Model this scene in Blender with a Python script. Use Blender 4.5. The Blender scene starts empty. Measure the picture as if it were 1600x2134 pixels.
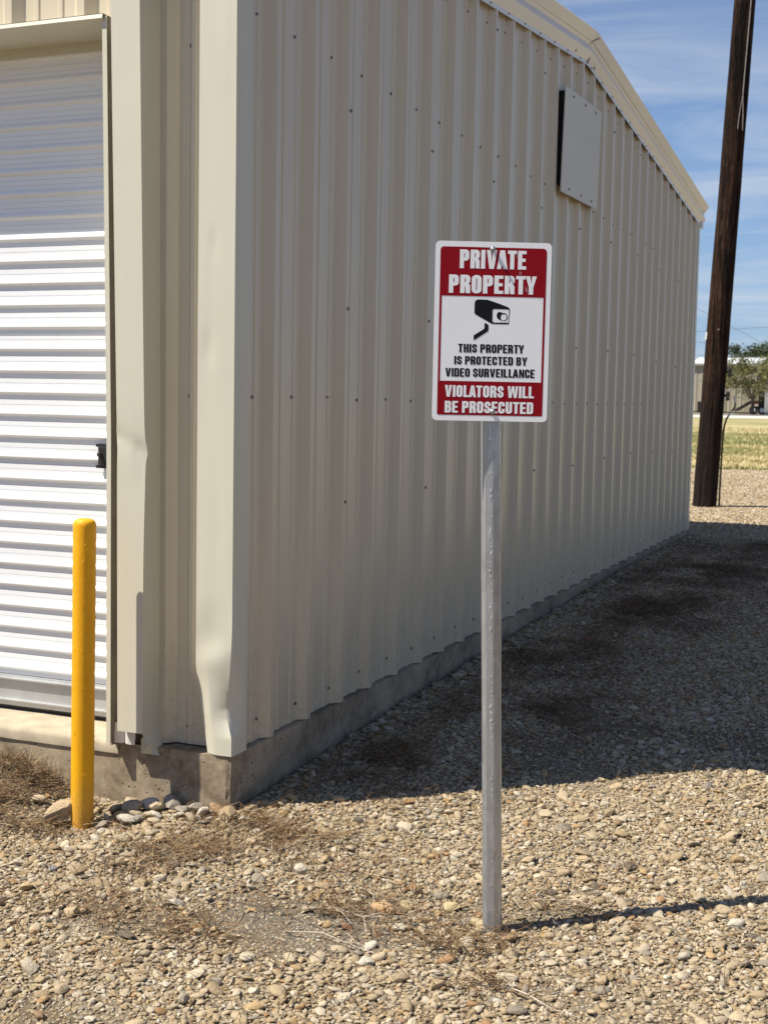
import bpy, bmesh, math, random
import numpy as np
from mathutils import Vector, Matrix, noise

rng = np.random.default_rng(11)
random.seed(11)
SC = bpy.context.scene
COL = SC.collection
R = math.radians

# ------------------------------------------------------------------ camera, sky, sun, exposure
SUN_EL, SUN_AZ = R(56.2), R(38.5)          # elevation; direction the shadows run, measured from +X towards +Y
SUN_STRENGTH, SKY_STRENGTH, EXPOSURE = 5.0, 0.05, 0.64

cam_d = bpy.data.cameras.new('camera')
cam = bpy.data.objects.new('camera', cam_d)
COL.objects.link(cam)
cam_d.sensor_fit = 'VERTICAL'
cam_d.sensor_height = 36.0
cam_d.lens = 36.0 * 2732.6 / 2134.0
cam_d.clip_start, cam_d.clip_end = 0.05, 6000
cam_d.dof.use_dof = True
cam_d.dof.focus_distance = 3.55
cam_d.dof.aperture_fstop = 11.0
CAM = Vector((2.1419, -3.8755, 1.4161))
cx, cu, cf = Vector((.9242, .3815, .0178)), Vector((-.0487, .0714, .9963)), Vector((-.3788, .9216, -.0845))
M = Matrix((cx, cu, -cf)).transposed().to_4x4()
M.translation = CAM
cam.matrix_world = M
SC.camera = cam

SC.view_settings.view_transform = 'Standard'
SC.view_settings.look = 'None'
SC.view_settings.gamma = 1.0
SC.view_settings.exposure = EXPOSURE
SC.view_settings.use_curve_mapping = False

to_sun = Vector((-math.cos(SUN_EL) * math.cos(SUN_AZ), -math.cos(SUN_EL) * math.sin(SUN_AZ), math.sin(SUN_EL)))
sun_d = bpy.data.lights.new('sun', 'SUN')
sun_d.energy, sun_d.angle, sun_d.color = SUN_STRENGTH, R(0.5), (1.0, 0.94, 0.83)
sun = bpy.data.objects.new('sun', sun_d)
COL.objects.link(sun)
sun.rotation_euler = to_sun.to_track_quat('Z', 'Y').to_euler()
sun.location = (-20, -15, 40)

world = bpy.data.worlds.new('World')
SC.world = world
world.use_nodes = True


class NT:
    """small node-tree writer"""
    def __init__(s, tree):
        s.t = tree
        s.t.nodes.clear()

    def n(s, typ, ins=None, **kw):
        nd = s.t.nodes.new(typ)
        for k, v in kw.items():
            setattr(nd, k, v)
        for k, v in (ins or {}).items():
            sock = nd.inputs[k]
            if isinstance(v, bpy.types.NodeSocket):
                s.t.links.new(v, sock)
            else:
                sock.default_value = v
        return nd

    def math(s, op, a, b=0.0, clamp=False):
        return s.n('ShaderNodeMath', {0: a, 1: b}, operation=op, use_clamp=clamp).outputs[0]

    def mix(s, f, a, b, blend='MIX'):
        nd = s.n('ShaderNodeMix', data_type='RGBA', blend_type=blend)
        for i, v in ((0, f), (6, a), (7, b)):
            if isinstance(v, bpy.types.NodeSocket):
                s.t.links.new(v, nd.inputs[i])
            else:
                nd.inputs[i].default_value = v if i == 0 else (tuple(v) + (1,))[:4]
        return nd.outputs[2]

    def noise(s, vec, scale, detail=3, rough=.55, dist=0.0):
        return s.n('ShaderNodeTexNoise', {'Vector': vec, 'Scale': scale, 'Detail': detail, 'Roughness': rough, 'Distortion': dist}).outputs[0]

    def maprange(s, v, a, b, c=0.0, d=1.0):
        return s.n('ShaderNodeMapRange', {0: v, 1: a, 2: b, 3: c, 4: d}, clamp=True).outputs[0]

    def scaled(s, vec, sc):
        return s.n('ShaderNodeVectorMath', {0: vec, 1: sc}, operation='MULTIPLY').outputs[0]


w = NT(world.node_tree)
sky = w.n('ShaderNodeTexSky', sky_type='NISHITA', sun_disc=False, sun_elevation=SUN_EL,
          sun_rotation=math.atan2(to_sun.x, to_sun.y), air_density=1.0, dust_density=0.6, ozone_density=2.0)
tc = w.n('ShaderNodeTexCoord')
sep = w.n('ShaderNodeSeparateXYZ', {0: tc.outputs['Generated']})
hz = w.math('ADD', w.math('MAXIMUM', sep.outputs[2], 0.0), 0.12)
px_, py_ = w.math('DIVIDE', sep.outputs[0], hz), w.math('DIVIDE', sep.outputs[1], hz)
pl = w.n('ShaderNodeCombineXYZ', {0: px_, 1: py_, 2: 0.0}).outputs[0]
rot = w.n('ShaderNodeMapping', {'Vector': pl, 'Rotation': (0, 0, R(28)), 'Scale': (0.75, 2.0, 1)}).outputs[0]
cirrus = w.noise(rot, 1.05, 6, .58, .9)
big = w.noise(pl, .55, 3, .5)
cl = w.maprange(w.math('ADD', w.math('MULTIPLY', cirrus, .62), w.math('MULTIPLY', big, .5)), .50, .78, 0, .78)
cl = w.math('MULTIPLY', cl, w.maprange(sep.outputs[2], .22, .60, 1.0, .30))      # the cloud thins towards the zenith
low = w.maprange(sep.outputs[2], -.02, .42, .62, 0.0)
deep = w.mix(1.0, sky.outputs[0], (.76, .98, 1.34), 'MULTIPLY')
tinted = w.mix(low, deep, (5.6, 7.8, 10.8))
skyc = w.mix(cl, tinted, (9.6, 10.0, 10.6))
bgn = w.n('ShaderNodeBackground', {0: skyc, 1: SKY_STRENGTH})
w.n('ShaderNodeOutputWorld', {0: bgn.outputs[0]})

# ------------------------------------------------------------------ helpers
def link_obj(name, me, mat=None, parent=None, **props):
    o = bpy.data.objects.new(name, me)
    COL.objects.link(o)
    if mat is not None:
        me.materials.append(mat)
    if parent is not None:
        o.parent = parent
    for k, v in props.items():
        o[k] = v
    return o


def thing(name, label, cat, loc=(0, 0, 0), rotz=0, group=None):
    o = bpy.data.objects.new(name, None)
    COL.objects.link(o)
    o.location = loc
    o.rotation_euler = (0, 0, rotz)
    o.empty_display_size = .2
    o['label'], o['category'] = label, cat
    if group:
        o['group'] = group
    return o


class MB:
    """collects vertices and faces of one mesh"""
    def __init__(s):
        s.v, s.f = [], []

    def add(s, vs, fs):
        b = len(s.v)
        s.v += [tuple(p) for p in vs]
        s.f += [tuple(b + i for i in f) for f in fs]

    def box(s, a, b):
        (x0, y0, z0), (x1, y1, z1) = a, b
        s.add([(x0, y0, z0), (x1, y0, z0), (x1, y1, z0), (x0, y1, z0), (x0, y0, z1), (x1, y0, z1), (x1, y1, z1), (x0, y1, z1)],
              [(0, 3, 2, 1), (4, 5, 6, 7), (0, 1, 5, 4), (1, 2, 6, 5), (2, 3, 7, 6), (3, 0, 4, 7)])

    def grid(s, rows):
        """rows: list of equally long point lists"""
        n, m = len(rows), len(rows[0])
        s.add([p for r in rows for p in r],
              [(i * m + j, i * m + j + 1, (i + 1) * m + j + 1, (i + 1) * m + j) for i in range(n - 1) for j in range(m - 1)])

    def tube(s, pts, rad, sides=8, cap=True):
        pts = [Vector(p) for p in pts]
        rads = rad if hasattr(rad, '__len__') else [rad] * len(pts)
        ref, rows = None, []
        for i, p in enumerate(pts):
            t = (pts[min(i + 1, len(pts) - 1)] - pts[max(i - 1, 0)]).normalized()
            if ref is None:
                ref = t.orthogonal().normalized()
            ref = (ref - t * ref.dot(t)).normalized()
            bi = t.cross(ref)
            rows.append([p + (ref * math.cos(a) + bi * math.sin(a)) * rads[i] for a in [2 * math.pi * k / sides for k in range(sides)]])
        b = len(s.v)
        n = sides
        s.v += [tuple(q) for r in rows for q in r]
        for i in range(len(rows) - 1):
            for k in range(n):
                s.f.append((b + i * n + k, b + i * n + (k + 1) % n, b + (i + 1) * n + (k + 1) % n, b + (i + 1) * n + k))
        if cap:
            s.f.append(tuple(b + k for k in reversed(range(n))))
            s.f.append(tuple(b + (len(rows) - 1) * n + k for k in range(n)))

    def lathe(s, prof, center=(0, 0, 0), sides=24):
        c = Vector(center)
        b = len(s.v)
        for r, z in prof:
            for k in range(sides):
                a = 2 * math.pi * k / sides
                s.v.append((c.x + r * math.cos(a), c.y + r * math.sin(a), c.z + z))
        for i in range(len(prof) - 1):
            for k in range(sides):
                s.f.append((b + i * sides + k, b + i * sides + (k + 1) % sides, b + (i + 1) * sides + (k + 1) % sides, b + (i + 1) * sides + k))
        s.f.append(tuple(b + (len(prof) - 1) * sides + k for k in range(sides)))

    def mesh(s, name, smooth=None, bevel=0.0):
        me = bpy.data.meshes.new(name)
        me.from_pydata(s.v, [], s.f)
        me.validate()
        if bevel:
            bm = bmesh.new()
            bm.from_mesh(me)
            es = [e for e in bm.edges if len(e.link_faces) == 2 and e.calc_face_angle(0) > .6]
            bmesh.ops.bevel(bm, geom=es, offset=bevel, segments=2, affect='EDGES', profile=.6)
            bm.to_mesh(me)
            bm.free()
        if smooth is not None:
            me.polygons.foreach_set('use_smooth', [True] * len(me.polygons))
            me.set_sharp_from_angle(angle=R(smooth))
        return me

    def build(s, name, mat, parent=None, smooth=None, bevel=0.0, **props):
        return link_obj(name, s.mesh(name, smooth, bevel), mat, parent, **props)


def new_mat(name):
    m = bpy.data.materials.new(name)
    m.use_nodes = True
    return m, NT(m.node_tree)


def finish(nt, color, rough=.5, metal=0.0, bump=None, bstr=.3, bdist=.01, spec=.5, coat=0.0):
    ins = {'Base Color': color if isinstance(color, bpy.types.NodeSocket) else tuple(color) + (1,),
           'Roughness': rough, 'Metallic': metal, 'Specular IOR Level': spec, 'Coat Weight': coat}
    p = nt.n('ShaderNodeBsdfPrincipled', ins)
    if bump is not None:
        bn = nt.n('ShaderNodeBump', {'Strength': bstr, 'Distance': bdist, 'Height': bump})
        nt.t.links.new(bn.outputs[0], p.inputs['Normal'])
    nt.n('ShaderNodeOutputMaterial', {0: p.outputs[0]})
    return p


def painted_metal(name, col, rough=.38, dust=.25, streak=.5, spec=.5, dirt=False):
    m, t = new_mat(name)
    co = t.n('ShaderNodeTexCoord').outputs['Object']
    a = t.noise(co, 2.3, 4, .6)
    st = t.noise(t.scaled(co, (26, 26, .7)), 1.0, 4, .6)
    sp = t.noise(co, 55, 2, .5)
    c1 = t.mix(t.maprange(a, .35, .75, 0, dust), col, [c * .86 for c in col])
    c2 = t.mix(t.maprange(st, .5, .8, 0, .35 * streak), c1, (col[0] * .72, col[1] * .68, col[2] * .6))
    c3 = t.mix(t.maprange(sp, .72, .8, 0, .07), c2, (.28, .24, .18))
    if dirt:                                  # soil splashed up from the ground in uneven tongues
        z = t.n('ShaderNodeSeparateXYZ', {0: co}).outputs[2]
        reach = t.math('ADD', t.math('MULTIPLY', t.noise(t.scaled(co, (9, 9, 1.6)), 1.0, 6, .75), .9), -.22)
        c3 = t.mix(t.math('MULTIPLY', t.maprange(t.math('SUBTRACT', z, reach), -.05, .5, .34, 0), t.maprange(t.noise(co, 40, 3, .7), .35, .6)), c3, (.33, .27, .19))
        rn = t.noise(t.scaled(co, (38, 38, .35)), 1.0, 3, .6)
        c3 = t.mix(t.maprange(rn, .60, .75, 0, .14), c3, (.38, .32, .24))
    rg = t.maprange(t.noise(co, .9, 1, .4), .3, .7, rough - .02, rough + .05)
    bmp = t.math('ADD', t.noise(co, 3.2, 2, .5), t.math('MULTIPLY', t.noise(co, 900, 1, .5), .006))
    finish(t, c3, rg, 0.0, bmp, .5, .004, spec)
    return m


def simple_mat(name, col, rough=.6, metal=0.0, var=.2, scale=8.0, bump=.2, bdist=.004, spec=.4):
    m, t = new_mat(name)
    co = t.n('ShaderNodeTexCoord').outputs['Object']
    a = t.noise(co, scale, 5, .6)
    c = t.mix(t.maprange(a, .3, .7, 0, 1), [x * (1 - var) for x in col], [min(1, x * (1 + var)) for x in col])
    finish(t, c, rough, metal, a, bump, bdist, spec)
    return m


BEIGE = (.60, .55, .435)
M_siding = painted_metal('siding_paint', (.585, .51, .375), .31, .10, .25, .6, dirt=True)
M_trim = painted_metal('trim_paint', (.575, .545, .435), .42, .18, .25)
M_trim_cream = painted_metal('rake_paint', (.71, .69, .655), .30, .15, .2)
M_board = painted_metal('board_paint', (.60, .57, .48), .5, .5, .2)
M_door = painted_metal('door_paint', (.80, .81, .82), .33, .12, .25)
M_screw = simple_mat('screw_zinc', (.25, .24, .22), .45, .6, .3, 60)
M_black = simple_mat('black_rubber', (.018, .017, .017), .55, 0, .3, 30)
M_gap_shade = simple_mat('painted_gap_shade', (.20, .17, .135), .8, 0, .2, 10)
M_dark = simple_mat('near_black', (.01, .01, .01), .9, 0, .2, 10)


def concrete_mat():
    m, t = new_mat('foundation_concrete')
    co = t.n('ShaderNodeTexCoord').outputs['Object']
    a = t.noise(co, 3.5, 5, .65)
    b = t.noise(co, 22, 5, .7)
    c = t.mix(t.maprange(a, .36, .64), (.15, .112, .072), (.36, .285, .19))
    c = t.mix(t.maprange(b, .42, .72, 0, .55), c, (.43, .37, .28))
    v = t.n('ShaderNodeTexVoronoi', {'Vector': co, 'Scale': 46.0, 'Randomness': 1.0})
    pits = t.math('MULTIPLY', t.maprange(v.outputs[0], .12, .22, 1, 0), t.maprange(t.noise(co, 9, 2), .5, .62))
    c = t.mix(pits, c, (.07, .06, .05))
    v2 = t.n('ShaderNodeTexVoronoi', {'Vector': co, 'Scale': 75.0})
    agg = t.math('MULTIPLY', t.maprange(v2.outputs[0], .15, .25, 1, 0), t.maprange(t.noise(co, 14, 2), .55, .62))
    c = t.mix(t.math('MULTIPLY', agg, .6), c, (.6, .55, .46))
    rust = t.math('MULTIPLY', t.maprange(t.noise(t.scaled(co, (9, 9, 1.2)), 1.6, 3), .6, .75), .35)
    c = t.mix(rust, c, (.28, .16, .08))
    h = t.math('ADD', t.math('MULTIPLY', b, .7), t.math('MULTIPLY', pits, -1.4))
    finish(t, c, .88, 0, h, .7, .006, .25)
    return m


M_conc = concrete_mat()
M_sill = simple_mat('sill_concrete', (.40, .34, .245), .85, 0, .18, 14, .5, .004, .25)

# ------------------------------------------------------------------ terrain height
def sstep(a, b, x):
    t = np.clip((x - a) / (b - a), 0, 1)
    return t * t * (3 - 2 * t)


def gz(x, y):
    x, y = np.asarray(x, float), np.asarray(y, float)
    z = np.interp(y, [-60, -3, 0.3, 1.3, 3.1, 5.5, 9.3, 14, 25, 115, 2500], [-.1, -.02, 0, .03, .095, .12, .15, .12, .12, 1.02, 1.3])
    near = np.exp(-((y - .0) / .35) ** 2) * sstep(-.15, -.45, x)
    z = z - .035 * np.exp(-((x + .44) / .24) ** 2 - ((y + .24) / .26) ** 2) * 1.4
    z = z + .07 * near * sstep(-.45, -1.0, x)
    # gentle wheel ruts and undulation out in the yard
    z = z + .016 * np.sin(1.7 * x + .6) * np.sin(1.1 * y + 1.0) * sstep(.9, 2.0, np.abs(x - .9) + np.abs(y + .6) * .6) * sstep(40, 10, y)
    z = z - .012 * np.exp(-((x - .72) / .35) ** 2 - ((y + .74) / .2) ** 2)
    return z


def grid_lines(segs):
    out = []
    for a, b, n in segs:
        out += list(np.linspace(a, b, n, endpoint=False))
    return np.array(out + [segs[-1][1]])


def ground_mat():
    m, t = new_mat('gravel_and_dirt')
    co = t.n('ShaderNodeTexCoord').outputs['Object']
    sp = t.n('ShaderNodeSeparateXYZ', {0: co})
    fine = t.noise(co, 60, 5, .7)
    grit = t.n('ShaderNodeTexVoronoi', {'Vector': co, 'Scale': 95.0})
    big = t.noise(co, 2.2, 4, .6)
    dirt = t.mix(t.maprange(fine, .3, .7), (.075, .055, .036), (.19, .15, .10))
    gritc = t.mix(t.n('ShaderNodeSeparateColor', {0: grit.outputs[1]}).outputs[0], (.10, .075, .05), (.27, .215, .145))
    near = t.mix(t.maprange(big, .35, .6, .3, .8), dirt, gritc)
    # bare grey soil near the sign
    d = t.n('ShaderNodeVectorMath', {0: t.scaled(co, (1, 1.6, 0)), 1: (.70, -1.16, 0)}, operation='DISTANCE').outputs['Value']
    bare = t.maprange(t.math('ADD', d, t.math('MULTIPLY', t.math('SUBTRACT', big, .5), 1.1)), .10, .42, 1, 0)
    soil = t.mix(t.maprange(fine, .3, .7), (.105, .088, .066), (.20, .17, .13))
    near = t.mix(bare, near, soil)
    dusty = t.maprange(t.noise(co, 1.9, 4, .6), .50, .66, 0, .75)
    near = t.mix(dusty, near, t.mix(t.maprange(fine, .3, .7), (.20, .165, .115), (.36, .305, .22)))
    near = t.mix(bare, near, soil)
    # far gravel yard, then mown dry grass
    far = t.mix(t.maprange(t.noise(co, 7, 5, .7), .3, .7), (.31, .25, .17), (.42, .35, .25))
    c = t.mix(t.maprange(sp.outputs[1], 9, 16), near, far)
    gs = t.scaled(co, (.35, 1.0, 1.0))
    g1 = t.noise(gs, .32, 4, .6)
    g2 = t.noise(co, 6, 5, .7)
    dry = t.mix(t.maprange(g2, .3, .7), (.36, .28, .14), (.52, .44, .25))
    grn = t.mix(t.maprange(g2, .3, .7), (.13, .15, .05), (.27, .27, .10))
    gr = t.mix(t.maprange(g1, .46, .62, 0, .85), dry, grn)
    edge = t.math('ADD', sp.outputs[1], t.math('MULTIPLY', t.math('SUBTRACT', t.noise(co, 1.4, 4, .6), .5), 1.8))
    c = t.mix(t.maprange(edge, 23.9, 24.5), c, gr)
    h = t.math('ADD', t.math('MULTIPLY', fine, .6), t.math('MULTIPLY', grit.outputs[0], .5))
    finish(t, c, .95, 0, h, .8, .012, .15)
    return m


M_ground = ground_mat()
gx = grid_lines([(-900, -60, 14), (-60, -6, 18), (-6, -1.6, 22), (-1.6, 3.2, 110), (3.2, 8, 20), (8, 60, 16), (60, 900, 14)])
gy = grid_lines([(-200, -12, 10), (-12, -2.6, 12), (-2.6, 1.6, 100), (1.6, 14, 90), (14, 30, 40), (30, 120, 45), (120, 2500, 14)])
XX, YY = np.meshgrid(gx, gy)
ZZ = gz(XX, YY)
gb = MB()
gb.grid([[(XX[j, i], YY[j, i], ZZ[j, i]) for i in range(len(gx))] for j in range(len(gy))])
ground = gb.build('ground', M_ground, None, 60, kind='structure', label='pale gravel yard with dry mown grass beyond it')

# far lane of pale gravel
M_road = simple_mat('pale_road', (.58, .54, .47), .9, 0, .15, 1.5, .3, .01, .2)
M_asph = simple_mat('old_asphalt', (.17, .165, .155), .9, 0, .2, 2.0, .3, .01, .2)
for nm, ya, yb, mt in (('gravel_lane', 82, 92, M_road), ('road', 92.4, 101, M_asph)):
    rb = MB()
    xs, ys = np.linspace(-120, 90, 60), np.linspace(ya, yb, 4)
    wob = .35 * np.sin(xs * .4) + .25 * np.sin(xs * 1.3 + 1)
    rb.grid([[(x, y + wo * .5, float(gz(x, y + wo * .5)) + .02) for x, wo in zip(xs, wob)] for y in ys])
    rb.build(nm, mt, None, 60, kind='structure', label='strip of pale gravel lane across the far grass' if nm == 'gravel_lane' else 'worn grey road running in front of the far shed')

# ------------------------------------------------------------------ the metal building
W = 9.317                # gable width along +Y
L = 12.0                 # length along -X
ZB = .193                # bottom of the siding
ZE, ZR = 3.178, 3.607    # wall / rake meeting height at eaves and ridge
PAN = .032
RIB = .3048


def roof_z(y):
    return ZE + (ZR - ZE) * (1 - abs(y - W / 2) / (W / 2))


bld = thing('metal_building', 'beige ribbed metal storage building with white roll-up door, concrete footing and low gable roof', 'building')

# R-panel profile over one rib pitch: (along, outward) with crest plane = 0
PROF = [(0, 0), (.015, 0), (.045, -PAN), (.088, -PAN), (.094, -PAN + .0045), (.110, -PAN + .0045), (.116, -PAN),
        (.189, -PAN), (.195, -PAN + .0045), (.211, -PAN + .0045), (.217, -PAN), (.2598, -PAN), (.2898, 0)]


def profile(s0, s1):
    """profile points between two positions on the rib grid of one wall"""
    pts = []
    k = math.floor(s0 / RIB) - 1
    while k * RIB < s1 + RIB:
        pts += [(k * RIB + a, d) for a, d in PROF]
        k += 1
    al = [p[0] for p in pts]
    de = [p[1] for p in pts]
    inner = [(a, d) for a, d in pts if s0 + 1e-4 < a < s1 - 1e-4]
    return [(s0, float(np.interp(s0, al, de)))] + inner + [(s1, float(np.interp(s1, al, de)))]


def panel(name, to3, s0, s1, zb, ztop, parent, mat, lap=False, dents=()):
    prof = profile(s0, s1)
    if lap:
        prof[-1] = (s1, .0015)
        prof.append((s1 + .014, .0015))
    prof[0] = (s0, prof[0][1])
    b = MB()
    nz = max(2, int(max(ztop(s0), ztop(s1)) / .16))
    rows = []
    for j in range(nz + 1):
        row = []
        for s, d in prof:
            zt = ztop(s)
            z = zb + (zt - zb) * j / nz
            dd = d + (noise.noise(Vector((s * 1.7, z * 1.1, 3.3 if d < -.02 else 9.1))) * .0022)
            for (ds, dz, rs, rz, amp) in dents:
                dd += amp * math.exp(-((s - ds) / rs) ** 2 - ((z - dz) / rz) ** 2)
            row.append(to3(s, dd, z))
        rows.append(row)
    b.grid(rows)
    return b.build(name, mat, parent, 24)


side3 = lambda s, d, z: (d, s, z)
edges = [.06] + [RIB * 3 * k for k in range(1, 11)] + [W - .05]
for i in range(len(edges) - 1):
    dn = [(.60, .62, .03, .22, -.012), (.47, .45, .08, .12, .006)] if i == 0 else []
    panel('wall_panel', side3, edges[i], edges[i + 1], ZB, lambda s: roof_z(s) + .03, bld, M_siding, lap=i < len(edges) - 2, dents=dn)

# front wall: pan plane at y = +PAN, crest at y = 0
front3 = lambda s, d, z: (-s, -d, z)
panel('wall_panel', lambda s, d, z: (-s, .042 - d, z), .03, .42, ZB + .004, lambda s: 3.22, bld, M_siding)
DX0, DX1 = -3.60, -.47
panel('wall_panel', front3, .45, .9144, 2.70, lambda s: 3.22, bld, M_siding)
for k in range(1, 4):
    panel('wall_panel', front3, .9144 * k, .9144 * (k + 1), 2.70, lambda s: 3.22, bld, M_siding, lap=k < 3)
for k in range(4, 13):
    panel('wall_panel', front3, .9144 * k + .02, .9144 * (k + 1) + .02, ZB, lambda s: 3.22, bld, M_siding)
# far eave wall and far gable, plain sheets seen only from elsewhere
b = MB()
b.box((-L, W - .03, ZB), (-.04, W - .004, 3.2))
b.build('rear_wall', M_siding, bld)
b = MB()
b.add([(-L, .03, ZB), (-L, W - .03, ZB), (-L, W - .03, ZE), (-L, W / 2, ZR), (-L, .03, ZE)], [(0, 1, 2, 3, 4)])
b.build('far_gable_wall', M_siding, bld)

# roof sheets
for y0, y1 in ((-.11, W / 2), (W / 2, W + .11)):
    b = MB()
    zt = lambda y: ZE + (ZR - ZE) * (1 - abs(y - W / 2) / (W / 2)) + .165
    n = 40
    xs = []
    for k in range(n):
        x = -L + (L + .03) * k / n
        xs += [(x, 0), (x + .20, 0), (x + .23, .02), (x + .26, .02), (x + .295, 0)]
    xs.append((.03, 0))
    b.grid([[(x, y, zt(y) + h) for x, h in xs] for y in (y0, y1)])
    b.grid([[(x, y, zt(y) - .02) for x, h in (xs[0], xs[-1])] for y in (y1, y0)])
    b.build('roof_sheet', M_trim_cream, bld)
# eave trim boards
for y, s in ((-.10, -1), (W + .10, 1)):
    b = MB()
    b.box((-L, min(y, y - s * .10), ZE - .02), (.02, max(y, y - s * .10), ZE + .15))
    b.build('eave_trim', M_trim_cream, bld)

# sculptured rake trim along both slopes: (x out, z above the wall line)
RK = [(.003, -.004), (.003, .022), (.006, .026), (.034, .078), (.032, .083), (.012, .128), (.015, .132), (.064, .202), (.057, .210), (-.06, .216)]
for a, bb in ((-.13, W / 2), (W / 2, W + .12)):
    b = MB()
    n = 26
    rows = []
    for j in range(n + 1):
        y = a + (bb - a) * j / n
        zl = ZE + (ZR - ZE) * (1 - abs(y - W / 2) / (W / 2))
        wv = .0025 * noise.noise(Vector((y * 2.3, 1.7, 0)))
        rows.append([(x + wv * (1 if x > .01 else .3), y, zl + z) for x, z in RK])
    b.grid(rows)
    for r in ((rows[0] if a < 0 else rows[-1]),):
        b.add(r, [tuple(range(len(r))) if a > 0 else tuple(reversed(range(len(r))))])
    b.build('rake_trim', M_trim_cream, bld, 20)
# splice tears at the ridge joint of the trim
M_seam = simple_mat('open_seam', (.12, .10, .08), .8, 0, .2, 20)
zl = lambda y: ZE + (ZR - ZE) * (1 - abs(y - W / 2) / (W / 2))
for pts in ([(W / 2 - .02, .004, .0045), (W / 2 + .0, .05, .0145), (W / 2 + .03, .085, .0185)],
            [(W / 2 - .35, .03, .0115), (W / 2 - .33, .06, .0145), (W / 2 - .27, .094, .0185)],
            [(W / 2 + .16, .02, .0075), (W / 2 + .14, .05, .0135), (W / 2 + .24, .06, .0145), (W / 2 + .25, .095, .0185)],
            [(W / 2 + .0, .122, .003), (W / 2 + .01, .15, .026), (W / 2 + .08, .19, .055)]):
    b = MB()
    b.tube([(x, y, zl(y) + z) for y, z, x in pts], .004, 5)
    b.build('torn_seam', M_seam, bld)

# screws, too small to pick apart: one part
def screw_mesh(b, c, nrm, r=.006):
    n = Vector(nrm).normalized()
    u = n.orthogonal().normalized()
    v = n.cross(u)
    c = Vector(c)
    for rr, h0, h1 in ((r * 1.25, -.001, .0018), (r * .75, .0018, .006)):
        ring = [c + (u * math.cos(k * math.pi / 3) + v * math.sin(k * math.pi / 3)) * rr for k in range(6)]
        b.add([p + n * h0 for p in ring] + [p + n * h1 for p in ring],
              [(k, (k + 1) % 6, 6 + (k + 1) % 6, 6 + k) for k in range(6)] + [(6, 7, 8, 9, 10, 11)])


b = MB()
k = 0
while RIB * k + .196 < W - .1:
    s = RIB * k + .186
    for z in (1.42, 2.72):
        if z < roof_z(s) - .15 and not (3.85 < s < 4.95 and z > 2.65):
            screw_mesh(b, (-PAN, s + random.uniform(-.01, .01), z + random.uniform(-.006, .006)), (1, 0, 0))
    for ds in (-.10, .09):
        screw_mesh(b, (-PAN, s + ds - .03 + random.uniform(-.01, .01), ZB + .075 + random.uniform(-.01, .01)), (1, 0, 0))
    screw_mesh(b, (.003, s, roof_z(s) + .012), (1, 0, 0), .005)
    screw_mesh(b, (-PAN, s + .05, roof_z(s) - .07), (1, 0, 0), .005)
    k += 1
for k in range(3, 30, 3):
    z = 1.02 + random.uniform(-.02, .02)
    while z < roof_z(RIB * k) - .1:
        screw_mesh(b, (.0015, RIB * k + .004, z), (1, 0, 0), .0065)
        z += .768
for z in (.26, 1.42, 2.6):
    screw_mesh(b, (-.215, PAN + .042, z), (0, -1, 0))
b.build('screw', M_screw, bld, kind='stuff')

# concrete footing with a chipped corner
def foot_wall(pts_fn, n, zs):
    rows = []
    for z in zs:
        rows.append([pts_fn(i / n, z) for i in range(n + 1)])
    return rows


b = MB()
zs = list(np.linspace(-.30, ZB - .012, 30)) + [ZB - .004]
rows = []
for z in zs:
    r = []
    for i in range(61):                        # side face, far to near
        y = W - .02 - (W - .03) * (i / 60) ** .62
        r.append((-.007 + .0035 * noise.noise(Vector((y * 6, z * 9, 2))), y, z))
    ch = .004 + (.022 * max(0, noise.noise(Vector((z * 33, 4, 1)))) + .007 * abs(noise.noise(Vector((z * 75, 9, 1))))) + .004 * noise.noise(Vector((z * 120, 1, 7)))
    r.append((-.007 - ch, .010, z))
    r.append((-.012 - ch, .006, z))
    r.append((-.02 - ch, .006, z))
    for i in range(1, 61):
        x = -.02 - (L - .04) * (i / 60) ** 2.0
        r.append((x, .006 - .0035 * noise.noise(Vector((x * 6, z * 9, 5))), z))
    rows.append(r)
b.grid(rows)
r = rows[-1]
b.grid([r, [(min(p[0], -.06) - .02, max(p[1], .06) + .04 if p[1] < W - .1 else p[1], ZB - .001) for p in r]])
b.build('footing', M_conc, bld, 50)
# floor sill in the doorway
b = MB()
prof = [(-.001, .150), (-.002, .178), (.004, .190), (.016, .1965), (.6, .199)]
xs = np.linspace(DX0 - .05, -.455, 60)
b.grid([[(x, y + .002 * noise.noise(Vector((x * 8, z * 20, 0))) , z + (.002 * noise.noise(Vector((x * 9, 1, z * 30))) if i < 4 else 0)) for x in xs] for i, (y, z) in enumerate(prof)])
b.build('door_sill', M_sill, bld, 50)

# ---- roll-up door: curtain of slats
DY = .215
door = link_obj('roll_up_door', bpy.data.meshes.new('roll_up_door'), None, bld)
P = .0815
SL = [(0.0, 0), (.018, 0), (.0195, .0022), (.0205, 0), (.034, 0), (.0375, -.0035), (.0435, -.0095), (.049, -.0118), (.054, -.0115), (.058, -.0085), (.0615, -.003), (.064, 0), (P - .0008, 0)]
slat_me = None
z = 2.70
slat_z = []
while z - P > .300:
    z -= P
    slat_z.append(z)
zlast = slat_z[-1]
b = MB()
b.grid([[(x, d, -a) for x in np.linspace(DX0 - .05, DX1 + .05, 24)] for a, d in SL])
b.add([(DX0 - .05, .002, -P), (DX1 + .05, .002, -P), (DX1 + .05, .0, -P + .0009), (DX0 - .05, .0, -P + .0009)], [(0, 1, 2, 3)])
slat_me = b.mesh('slat', 30)
slat_me.materials.append(M_door)
for i, zz in enumerate(slat_z):
    o = bpy.data.objects.new('slat', slat_me)
    COL.objects.link(o)
    o.parent = door
    o.location = (0, DY + random.uniform(-.0012, .0012), zz + P)
    o.rotation_euler = (random.uniform(-.02, .02), 0, 0)
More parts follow.
